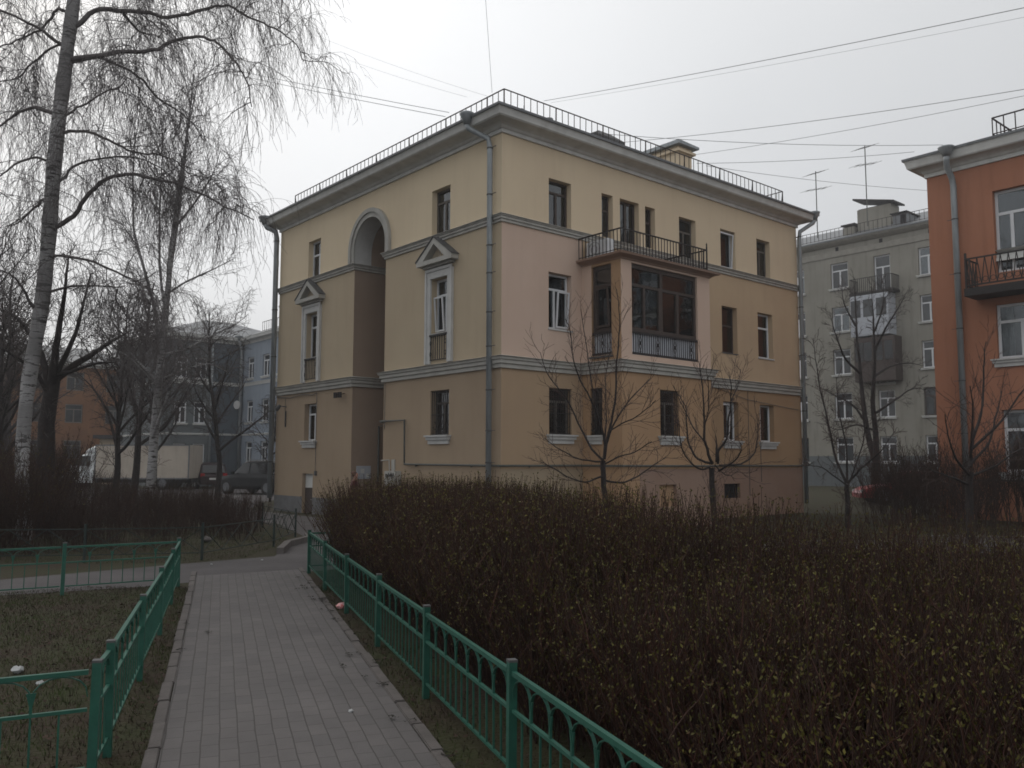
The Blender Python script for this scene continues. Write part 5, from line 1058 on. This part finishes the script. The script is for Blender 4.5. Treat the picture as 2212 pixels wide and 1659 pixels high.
# ---------------- the hedge
fdn = (FR5 - FR0).normalized(); fnr = Vector((fdn.y, -fdn.x))      # along the fence (away) and to its right
def hworld(l, w): return np.array((FR0.x + fdn.x * l + fnr.x * w, FR0.y + fdn.y * l + fnr.y * w, 0.))
random.seed(77)
def hedge(name, n, area, H, label, cat, leafn, mats_leaf, spread=.25, group=None, rr=.0045, subs=5, leafs=.022):
    """area() -> (l, w, height factor)"""
    cx = area(); T = empty(name, hworld(*area.center), 0, label, cat, group); o = np.array(T.location); tw = Tubes(); tw2 = Tubes(); lv = []
    for i in range(n):
        l, w, hf = area(); p = hworld(l, w) - o; L = H * hf * random.uniform(.80, 1.06); out = area.lean(l, w); ld_ = hworld(l + out[0], w + out[1]) - hworld(l, w)
        d = np.array((ld_[0] + random.gauss(0, spread), ld_[1] + random.gauss(0, spread), 1.)); Q = grow(p, d, L * 1.03, 7, .055, (0, 0, .03)); tw.add(Q, rr, rr * .4)
        cl = .5 + .5 * sin(l * 4.3 + 1.3 * sin(w * 3.1)) * sin(w * 3.7 + 1.1 * sin(l * 2.2)); ln_ = max(1, round(leafn * (.35 + 1.2 * cl)))
        for s_ in range(subs):
            t = random.uniform(.12, .92); k_ = int(t * 6); q = Q[k_]; a = random.uniform(0, 2 * pi); LL = random.uniform(.12, .42) * (1.15 - t * .6)
            R_q = grow(q, (cos(a) * .8, sin(a) * .8, 1.0), LL, 5, .12, (0, 0, .10)); (tw if s_ % 2 else tw2).add(R_q, rr * .55, rr * .3)
            for z in range(ln_): j = random.randint(1, 4); lv.append(R_q[j] + rv(.008))
        for z in range(leafn + 1): j = random.randint(3, 6); lv.append(Q[j] + rv(.008))
    tw.mesh('stems', M['stem'], T); tw2.mesh('red_shoots', M['stemr'], T); leafquads(lv, leafs, mats_leaf, T, 'leaves'); return T
class Area:
    def __init__(s, f, c, lean): s.f = f; s.center = c; s.lean = lean
    def __call__(s): return s.f()
def fA():
    while True:
        l = random.uniform(.9, 9.75); w = random.uniform(.42, 2.75 + 1.1 * min(1, max(0, (6.5 - l) / 2)))
        if l < 2.0 and w > 3.0: continue
        if l > 8.9 and w < .5 + (l - 8.9) * .8: continue
        # denser where the camera sees it: the fence side and the top
        if random.random() < .25 + .75 * (1 - (w - .42) / 2.33): return l, w, 1 - .30 * min(1, max(0, (l - 8.0 + .25 * (1.5 - w)) / 1.6)) - .05 * max(0, (w - 2)) + .04 * sin(l * 2.1) - .03 * sin(l * 5.3 + w * 3)
HG = hedge('hedge', 9500, Area(fA, (5.5, 1.7), lambda l, w: (random.gauss(0, .03), -.16 * max(0, 1 - (w - .42) / .4) + .2 * max(0, (w - 2.3)))), 1.30, 'long dense brown hedge just coming into leaf behind the green fence', 'hedge', 6, [M['bud'], M['budd'], M['budd'], M['bud'], M['budy']], leafs=.021)
# loose currant shrubs at the lower right, each one a bush
def bush(i, l, w, H, R, n, lab):
    def fB():
        a = random.uniform(0, 2 * pi); q = R * .75 * sqrt(random.random()); return l + cos(a) * q, w + sin(a) * q, random.uniform(.75, 1.05)
    hedge('currant_shrub', n, Area(fB, (l, w), lambda a, b: ((a - l) * .35, (b - w) * .35)), H, lab, 'shrub', 5, [M['budy'], M['bud'], M['bud'], M['budd']], spread=.2, group='loose leafing shrubs in the right foreground', rr=.005, subs=7, leafs=.019)
lab = 'loose shrub with young yellow green leaves in the thicket that fills the right foreground'
bl = []
rb = random.Random(9)
for l in np.arange(-2.2, 6.2, .72):
    for w in np.arange(( .75 if l < .9 else 3.6), 9.0, .78):
        x, y, _ = hworld(l, w)
        if y < 2.9 or x > .6 * y + 1.0 or x < .0 or y > 9: continue
        d = sqrt(x * x + y * y); bl.append((l + rb.uniform(-.12, .12), w + rb.uniform(-.12, .12), (1.05 if w < 3 else 1.08) * rb.uniform(.9, 1.1), .5, int((170 if w < 3.2 else 95) * rb.uniform(.8, 1.2))))
for i, (l, w, H, R, n) in enumerate(bl): bush(i, l, w, H, R, n, lab)

# ============================================================ VEHICLES, PERSON, SMALL THINGS
def wheel(root, x, y, r, w, lx='wheel'):
    k = MB(); k.tube([(x, y - w / 2, r), (x, y + w / 2, r)], r, 20); o = k.build(lx, M['rubber'], root)
    k = MB(); s_ = -1 if y < 0 else 1; k.tube([(x, y + s_ * w * .4, r), (x, y + s_ * (w / 2 + .012), r)], r * .62, 10); k.build('rim', M['alloy'], o); return o
def loft(sections):
    """sections along x: (x, [(y,z)...]) closed rings of equal count"""
    k = MB(); n = len(sections[0][1]); b = 0
    for x, ring in sections: k.v += [(x, y, z) for y, z in ring]
    for i in range(len(sections) - 1):
        for j in range(n): a = i * n + j; c = i * n + (j + 1) % n; k.f.append((a, c, c + n, a + n)); k.mi.append(0)
    k.f.append(tuple(range(n))); k.f.append(tuple((len(sections) - 1) * n + j for j in reversed(range(n)))); k.mi += [0, 0]; return k
def car(loc, rz, paint, label, L=4.5, Wd=1.8, H=1.6, suv=True, name='parked_car', rails=True):
    T = empty(name, loc, rz, label, 'car', None); h = Wd / 2; gc_ = .25; bz = H * .60
    def ring(top, wd, low=gc_): return [(-wd * .92, low), (-wd, low + .15), (-wd, top * .75 + low * .25), (-wd * .93, top), (wd * .93, top), (wd, top * .75 + low * .25), (wd, low + .15), (wd * .92, low)]
    xs = [(-L / 2, bz * .80, h * .80), (-L / 2 + .15, bz * .95, h * .93), (-L / 2 + .6, bz, h), (-.3 * L + .2, bz * 1.0, h), (.12 * L, bz, h), (.28 * L, bz * .95, h), (.42 * L, bz * .84, h * .96), (L / 2 - .08, bz * .70, h * .85), (L / 2, bz * .55, h * .75)]
    loft([(x, ring(t, w)) for x, t, w in xs]).build('body', paint, T, smooth=False, bevel=.02)
    cb = [(-L / 2 + .12, bz * .97, h * .80, bz * .99), (-L / 2 + .42, H * .93, h * .74, 0), (-.25 * L, H, h * .74, 0), (0, H * .995, h * .74, 0), (.10 * L, H * .95, h * .73, 0), (.27 * L, bz * .99, h * .82, bz)]
    def cring(t, wd): return [(-h * .90, bz * .96), (-wd, t - .04), (-wd * .9, t), (wd * .9, t), (wd, t - .04), (h * .90, bz * .96)]
    loft([(x, cring(max(t, bz * .99), w)) for x, t, w, _ in cb]).build('cabin', paint, T, bevel=.015)
    g = MB()
    for s_ in (-1, 1):
        for x0, x1, xt0, xt1 in ((-L / 2 + .35, -L / 2 + .85, -L / 2 + .55, -L / 2 + .88), (-L / 2 + .95, -.02 * L, -L / 2 + 1.0, -.02 * L), (.0, .22 * L, .0, .10 * L)):
            y0, y1 = s_ * (h * .885 + .012), s_ * (h * .765 + .012); g.add([(x0, y0, bz * 1.02), (x1, y0, bz * 1.02), (xt1, y1, H * .915), (xt0, y1, H * .915), (x0, y0 - s_ * .02, bz * 1.02), (x1, y0 - s_ * .02, bz * 1.02), (xt1, y1 - s_ * .02, H * .915), (xt0, y1 - s_ * .02, H * .915)], [(0, 1, 2, 3), (7, 6, 5, 4), (0, 1, 5, 4), (1, 2, 6, 5), (2, 3, 7, 6), (3, 0, 4, 7)])
    g.add([(-L / 2 + .10, -h * .72, bz * 1.02), (-L / 2 + .10, h * .72, bz * 1.02), (-L / 2 + .36, h * .64, H * .89), (-L / 2 + .36, -h * .64, H * .89)], [(0, 1, 2, 3)]); g.add([(.27 * L + .01, -h * .75, bz * 1.01), (.27 * L + .01, h * .75, bz * 1.01), (.115 * L + .02, h * .66, H * .93), (.115 * L + .02, -h * .66, H * .93)], [(0, 1, 2, 3)])
    g.build('window', M['cglass'], T)
    for x in (-.30 * L, .31 * L):
        for s_ in (-1, 1): wheel(T, x, s_ * (h - .10), .35, .22)
    for s_ in (-1, 1):
        k = MB(); k.box((-L / 2 + .02, s_ * h * .70 - .12, bz * .72), (-L / 2 + .16, s_ * h * .70 + .12, bz * .98)); k.build('tail_lamp', M['taill'], T, bevel=.02)
        k = MB(); k.box((L / 2 - .25, s_ * h * .68 - .14, bz * .55), (L / 2 - .03, s_ * h * .68 + .12, bz * .72)); k.build('headlight', M['headl'], T, bevel=.02)
        k = MB(); k.box((.18 * L, s_ * (h + .08) - .07, bz * .98), (.18 * L + .12, s_ * (h + .08) + .07, bz * 1.12)); k.build('wing_mirror', paint, T, bevel=.02)
    if rails:
        k = MB()
        for s_ in (-1, 1): k.tube([(-.34 * L, s_ * h * .66, H - .03), (-.30 * L, s_ * h * .66, H + .04), (0, s_ * h * .66, H + .05), (.07 * L, s_ * h * .66, H - .02)], .018, 6)
        k.build('roof_rail', M['alloy'], T)
    k = MB(); k.box((-L / 2 - .01, -.26, .52), (-L / 2 + .05, .26, .63)); k.build('number_plate', M['trim'], T)
    return T
car((-12.1, 41.5, 0), radians(150), M['paintd'], 'dark grey estate car with roof rails parked beside the left drainpipe', 4.4, 1.8, 1.62)
car((-17.9, 50.5, 0), radians(120), M['paintm'], 'dark red car parked behind the right end of the white truck', 4.2, 1.75, 1.5, rails=False)
pr = at(1972, 1050, 33); car((pr.x, 33, 0), radians(172), M['paintr'], 'red car mostly hidden by shrubs in front of the grey house', 4.2, 1.7, 1.28, rails=False)
# the box truck
TR = empty('box_truck', (-21.4, 48, 0), 0, 'white box truck with a cream box parked across the yard behind the birches', 'truck')
k = MB(); k.box((-1.4, -1.05, .62), (3.75, 1.05, 2.45)); bx = k.build('cargo_box', M['boxw'], TR, bevel=.03)
k = MB()
for x in (-1.41, 3.7): k.box((x, -1.07, .6), (x + .06, -1.02, 2.46))
k.box((-1.4, -1.07, 2.40), (3.75, -1.03, 2.46)); k.box((-1.4, -1.07, .58), (3.75, -1.03, .66)); k.build('edge_trim', M['alloy'], bx)
def tring(w, lo, hi): return [(-w * .95, lo), (-w, lo + .2), (-w, hi - .25), (-w * .88, hi), (w * .88, hi), (w, hi - .25), (w, lo + .2), (w * .95, lo)]
loft([(x, tring(w, .38, t)) for x, t, w in ((-3.80, .80, .72), (-3.70, 1.0, .84), (-3.3, 1.18, .92), (-2.85, 1.28, .95), (-2.2, 1.28, .97), (-1.5, 1.28, .98))]).build('body', M['paintw'], TR, bevel=.02)
loft([(x, [(-.93, 1.2), (-w, t - .1), (-w * .85, t), (w * .85, t), (w, t - .1), (.93, 1.2)]) for x, t, w in ((-2.95, 1.26, .86), (-2.25, 1.90, .82), (-2.0, 2.0, .82), (-1.5, 2.02, .84))]).build('cab', M['paintw'], TR, bevel=.015)
loft([(x, [(-w, 2.02), (-w, 2.04 + t * .6), (-w * .7, 2.04 + t), (w * .7, 2.04 + t), (w, 2.04 + t * .6), (w, 2.02)]) for x, t, w in ((-2.2, .02, .5), (-2.0, .2, .75), (-1.7, .34, .82), (-1.45, .40, .84))]).build('wind_deflector', M['paintw'], TR, bevel=.015)
k = MB()
for s_ in (-1, 1): k.add([(-2.72, s_ * .955, 1.30), (-1.72, s_ * .955, 1.30), (-1.72, s_ * .845, 1.84), (-2.24, s_ * .845, 1.84), (-2.72, s_ * .93, 1.30), (-1.72, s_ * .93, 1.30), (-1.72, s_ * .82, 1.84), (-2.24, s_ * .82, 1.84)], [(0, 1, 2, 3), (7, 6, 5, 4), (0, 1, 5, 4), (1, 2, 6, 5), (2, 3, 7, 6), (3, 0, 4, 7)])
k.add([(-2.965, -.80, 1.27), (-2.965, .80, 1.27), (-2.28, .74, 1.89), (-2.28, -.74, 1.89)], [(0, 1, 2, 3)]); k.build('window', M['cglass'], TR)
for x in (-2.9, 2.3):
    for s_ in (-1, 1): wheel(TR, x, s_ * .86, .36, .24)
k = MB(); k.box((-1.5, -.5, .38), (3.7, .5, .6)); k.build('chassis', M['rubber'], TR)
for s_ in (-1, 1):
    k = MB(); k.box((-3.76, s_ * .62 - .14, .80), (-3.55, s_ * .62 + .14, .98)); k.build('headlight', M['headl'], TR, bevel=.02)
    k = MB(); k.box((-2.6, s_ * 1.06 - .08, 1.3), (-2.48, s_ * 1.06 + .08, 1.6)); k.build('wing_mirror', M['rubber'], TR, bevel=.02)

def skinned(name, verts, edges, radii, m, parent, sub=2, root=0):
    me = bpy.data.meshes.new(name); me.from_pydata(verts, edges, []); o = link(bpy.data.objects.new(name, me), parent); me.materials.append(m)
    sk = o.modifiers.new('skin', 'SKIN'); sk.use_smooth_shade = True
    for i, r in enumerate(radii): me.skin_vertices[0].data[i].radius = (r if isinstance(r, tuple) else (r, r))
    me.skin_vertices[0].data[root].use_root = True; sb_ = o.modifiers.new('sub', 'SUBSURF'); sb_.levels = sub; sb_.render_levels = sub; return o
pp = at(764, 1050, 20); PS = empty('person', (pp.x, 20, 0), radians(15), 'short person in a dark red jacket walking behind the left end of the hedge', 'person')
HH = 1.36 / 1.7
def sc_(vs): return [(x * HH, y * HH, z * HH) for x, y, z in vs]
bv = [(0, 0, .92), (0, 0, 1.10), (.02, 0, 1.32), (.03, 0, 1.44), (.05, 0, 1.50), (.06, 0, 1.60), (.05, 0, 1.66),
      (.02, .19, 1.38), (-.06, .24, 1.12), (.08, .22, .90), (.11, .21, .84), (.02, -.19, 1.38), (.02, -.25, 1.12), (.16, -.22, .95), (.20, -.21, .89),
      (0, .09, .86), (.10, .10, .50), (.04, .10, .10), (.16, .10, .03), (0, -.09, .86), (-.02, -.10, .50), (-.16, -.10, .12), (-.06, -.10, .03)]
be = [(0, 1), (1, 2), (2, 3), (3, 4), (4, 5), (5, 6), (2, 7), (7, 8), (8, 9), (9, 10), (2, 11), (11, 12), (12, 13), (13, 14), (0, 15), (15, 16), (16, 17), (17, 18), (0, 19), (19, 20), (20, 21), (21, 22)]
br_ = [(.12, .15), (.11, .14), (.11, .15), .055, .055, (.085, .075), (.07, .065), .06, .042, .03, .035, .06, .042, .03, .035, .085, .058, .042, .035, .085, .058, .042, .035]
body = skinned('body', sc_(bv), be, [tuple(q * HH for q in r) if isinstance(r, tuple) else r * HH for r in br_], M['skin'], PS)
jv = sc_([(0, 0, .86), (0, 0, 1.10), (.02, 0, 1.33), (.025, 0, 1.43), (.02, .20, 1.38), (-.06, .25, 1.12), (.07, .225, .92), (.02, -.20, 1.38), (.02, -.26, 1.12), (.15, -.225, .965)])
skinned('jacket', jv, [(0, 1), (1, 2), (2, 3), (2, 4), (4, 5), (5, 6), (2, 7), (7, 8), (8, 9)], [tuple(q * HH for q in r) for r in [(.155, .19), (.14, .175), (.14, .18), (.075, .085), (.08, .08), (.062, .062), (.05, .05), (.08, .08), (.062, .062), (.05, .05)]], M['jacket'], PS)
tv = sc_([(0, 0, .90), (0, .09, .84), (.10, .10, .50), (.04, .10, .12), (0, -.09, .84), (-.02, -.10, .50), (-.15, -.10, .14)])
skinned('trousers', tv, [(0, 1), (1, 2), (2, 3), (0, 4), (4, 5), (5, 6)], [r * HH for r in (.13, .105, .075, .06, .105, .075, .06)], M['trous'], PS)
hv = sc_([(.02, 0, 1.56), (.02, 0, 1.66), (.04, 0, 1.715), (-.02, 0, 1.60)]); skinned('hair', hv, [(0, 1), (1, 2), (1, 3)], [tuple(q * HH for q in r) for r in [(.10, .095), (.105, .10), (.07, .065), (.085, .09)]], M['hair'], PS)
k = MB()
fx = .06 * HH; k.tube([(fx + .075, 0, 1.615 * HH), (fx + .088, 0, 1.595 * HH), (fx + .074, 0, 1.58 * HH)], [.006, .012, .006], 6); k.build('nose', M['skin'], body)
k = MB()
for s_ in (-1, 1): k.tube([(fx + .066, s_ * .027, 1.628 * HH), (fx + .072, s_ * .027, 1.628 * HH)], .008, 6)
k.bar((fx + .068, -.018, 1.555 * HH), (fx + .068, .018, 1.555 * HH), .008); k.build('eyes_and_mouth', M['hair'], body)
for s_, px_, py_, pz in ((1, .11, .21, .84), (-1, .20, -.21, .89)):
    for f in range(5):
        a = (px_ + .012 * (f - 2)) * HH; fl = [.05, .07, .075, .07, .055][f]
        skinned('finger', [(a, py_ * HH, (pz - .02) * HH), (a + .006, py_ * HH - s_ * .004, (pz - .02) * HH - fl * .55), (a + .018, py_ * HH - s_ * .01, (pz - .02) * HH - fl)], [(0, 1), (1, 2)], [.009, .0085, .007], M['skin'], body, 1)

def scrap(name, x, y, s, m, label, seed, cat='litter'):
    rr = random.Random(seed); bm = bmesh.new(); bmesh.ops.create_icosphere(bm, subdivisions=2, radius=s)
    for v in bm.verts: v.co = Vector((v.co.x * rr.uniform(.7, 1.25), v.co.y * rr.uniform(.7, 1.25), v.co.z * rr.uniform(.35, .8) + s * .45))
    me = bpy.data.meshes.new(name); bm.to_mesh(me); bm.free(); me.materials.append(m); o = link(bpy.data.objects.new(name, me)); o.location = (x, y, .01); tag(o, label, cat)
scrap('crumpled_paper', -3.72, 6.61, .045, M['paper'], 'crumpled white paper lying on the left lawn', 1); scrap('crumpled_paper', -3.35, 6.25, .028, M['paper'], 'small white paper scrap behind the near left fence rail', 4)
scrap('candy_wrapper', -1.85, 9.47, .06, M['red'], 'red and white wrapper lying by the fence foot right of the path', 2)
scrap('stone', -6.0, 17.0, .10, M['kerb'], 'pale stone on the grass behind the cross path', 3, 'stone')
for i, (x, y) in enumerate([(-4.0, 13.9), (-4.6, 13.3), (-1.02, 5.6)]): scrap('paper_scrap', x, y, .018, M['paper'], ['white scrap at the far edge of the cross path', 'white scrap near the corner of the dark low fence', 'tiny white scrap on the verge below the right fence'][i], 10 + i)

# cables in the sky
def cable(p0, D0, p1, D1, label, r=.014, sag=.3, ext=.35):
    a, b = at(*p0, D0), at(*p1, D1); b2_ = b + (b - a) * ext; P = []
    for i in range(17):
        t = i / 16; q = a.lerp(b2_, t); q.z += sag * ((2 * t - 1) ** 2 - 1) + sag * .9 * 0; P.append(q - a)
    k = MB(); k.tube(P, r * .72, 5, cap=False); o = k.build('overhead_cable', M['cable'], None, smooth=True); o.location = a; tag(o, label, 'cable', 'cables strung over the courtyard')
cable((1175, 218), 24, (2212, 8), 15, 'uppermost cable rising to the top right corner', .011, .1); cable((1190, 222), 25, (2212, 30), 18, 'faint cable just below the uppermost one', .005, .1)
cable((1340, 308), 27, (2212, 179), 19, 'thicker double cable rising right above the chimney', .012, .2); cable((1495, 335), 27, (2212, 197), 20, 'thin cable from the chimney rising right under the thicker one', .010, .15)
cable((1290, 288), 26, (2037, 313), 28, 'nearly level cable reaching the orange house eave', .013, .15, 0); cable((1505, 353), 28, (1975, 328), 27, 'short cable from the chimney to the tip of the orange cornice', .012, .08, 0)
cable((1525, 358), 28, (2026, 413), 31, 'lowest cable sloping down behind the orange house corner', .011, .1, 0)
cable((0, 28), 38, (970, 243), 22.5, 'upper one of two cables crossing behind the birches to the roof', .012, .2, 0); cable((0, 36), 38, (962, 252), 22.5, 'lower one of two cables crossing behind the birches to the roof', .012, .2, 0)
cable((600, 40), 34, (1060, 210), 24, 'fainter cable high above the left roof edge', .005, .15, 0); cable((620, 75), 34, (1010, 210), 24, 'faint cable above the pair of cables at the left roof', .005, .15, 0)
cable((1063, 200), 21.0, (1049, 0), 21.5, 'nearly vertical wire above the corner of the yellow house', .008, 0, .5)

# ============================================================ misty air
hz = MB(); hz.box((-150, -30, -1), (150, 150, 30)); ho_ = hz.build('haze', None); ho_.data.materials.clear()
hm = bpy.data.materials.new('mist'); hm.use_nodes = True; hm.node_tree.nodes.clear()
pv2 = N(hm.node_tree, 'ShaderNodeVolumePrincipled'); pv2.inputs['Color'].default_value = (.96, .96, .98, 1); pv2.inputs['Density'].default_value = .0013; pv2.inputs['Anisotropy'].default_value = .3
om = N(hm.node_tree, 'ShaderNodeOutputMaterial'); hm.node_tree.links.new(pv2.outputs[0], om.inputs['Volume']); ho_.data.materials.append(hm); tag(ho_, kind='stuff')
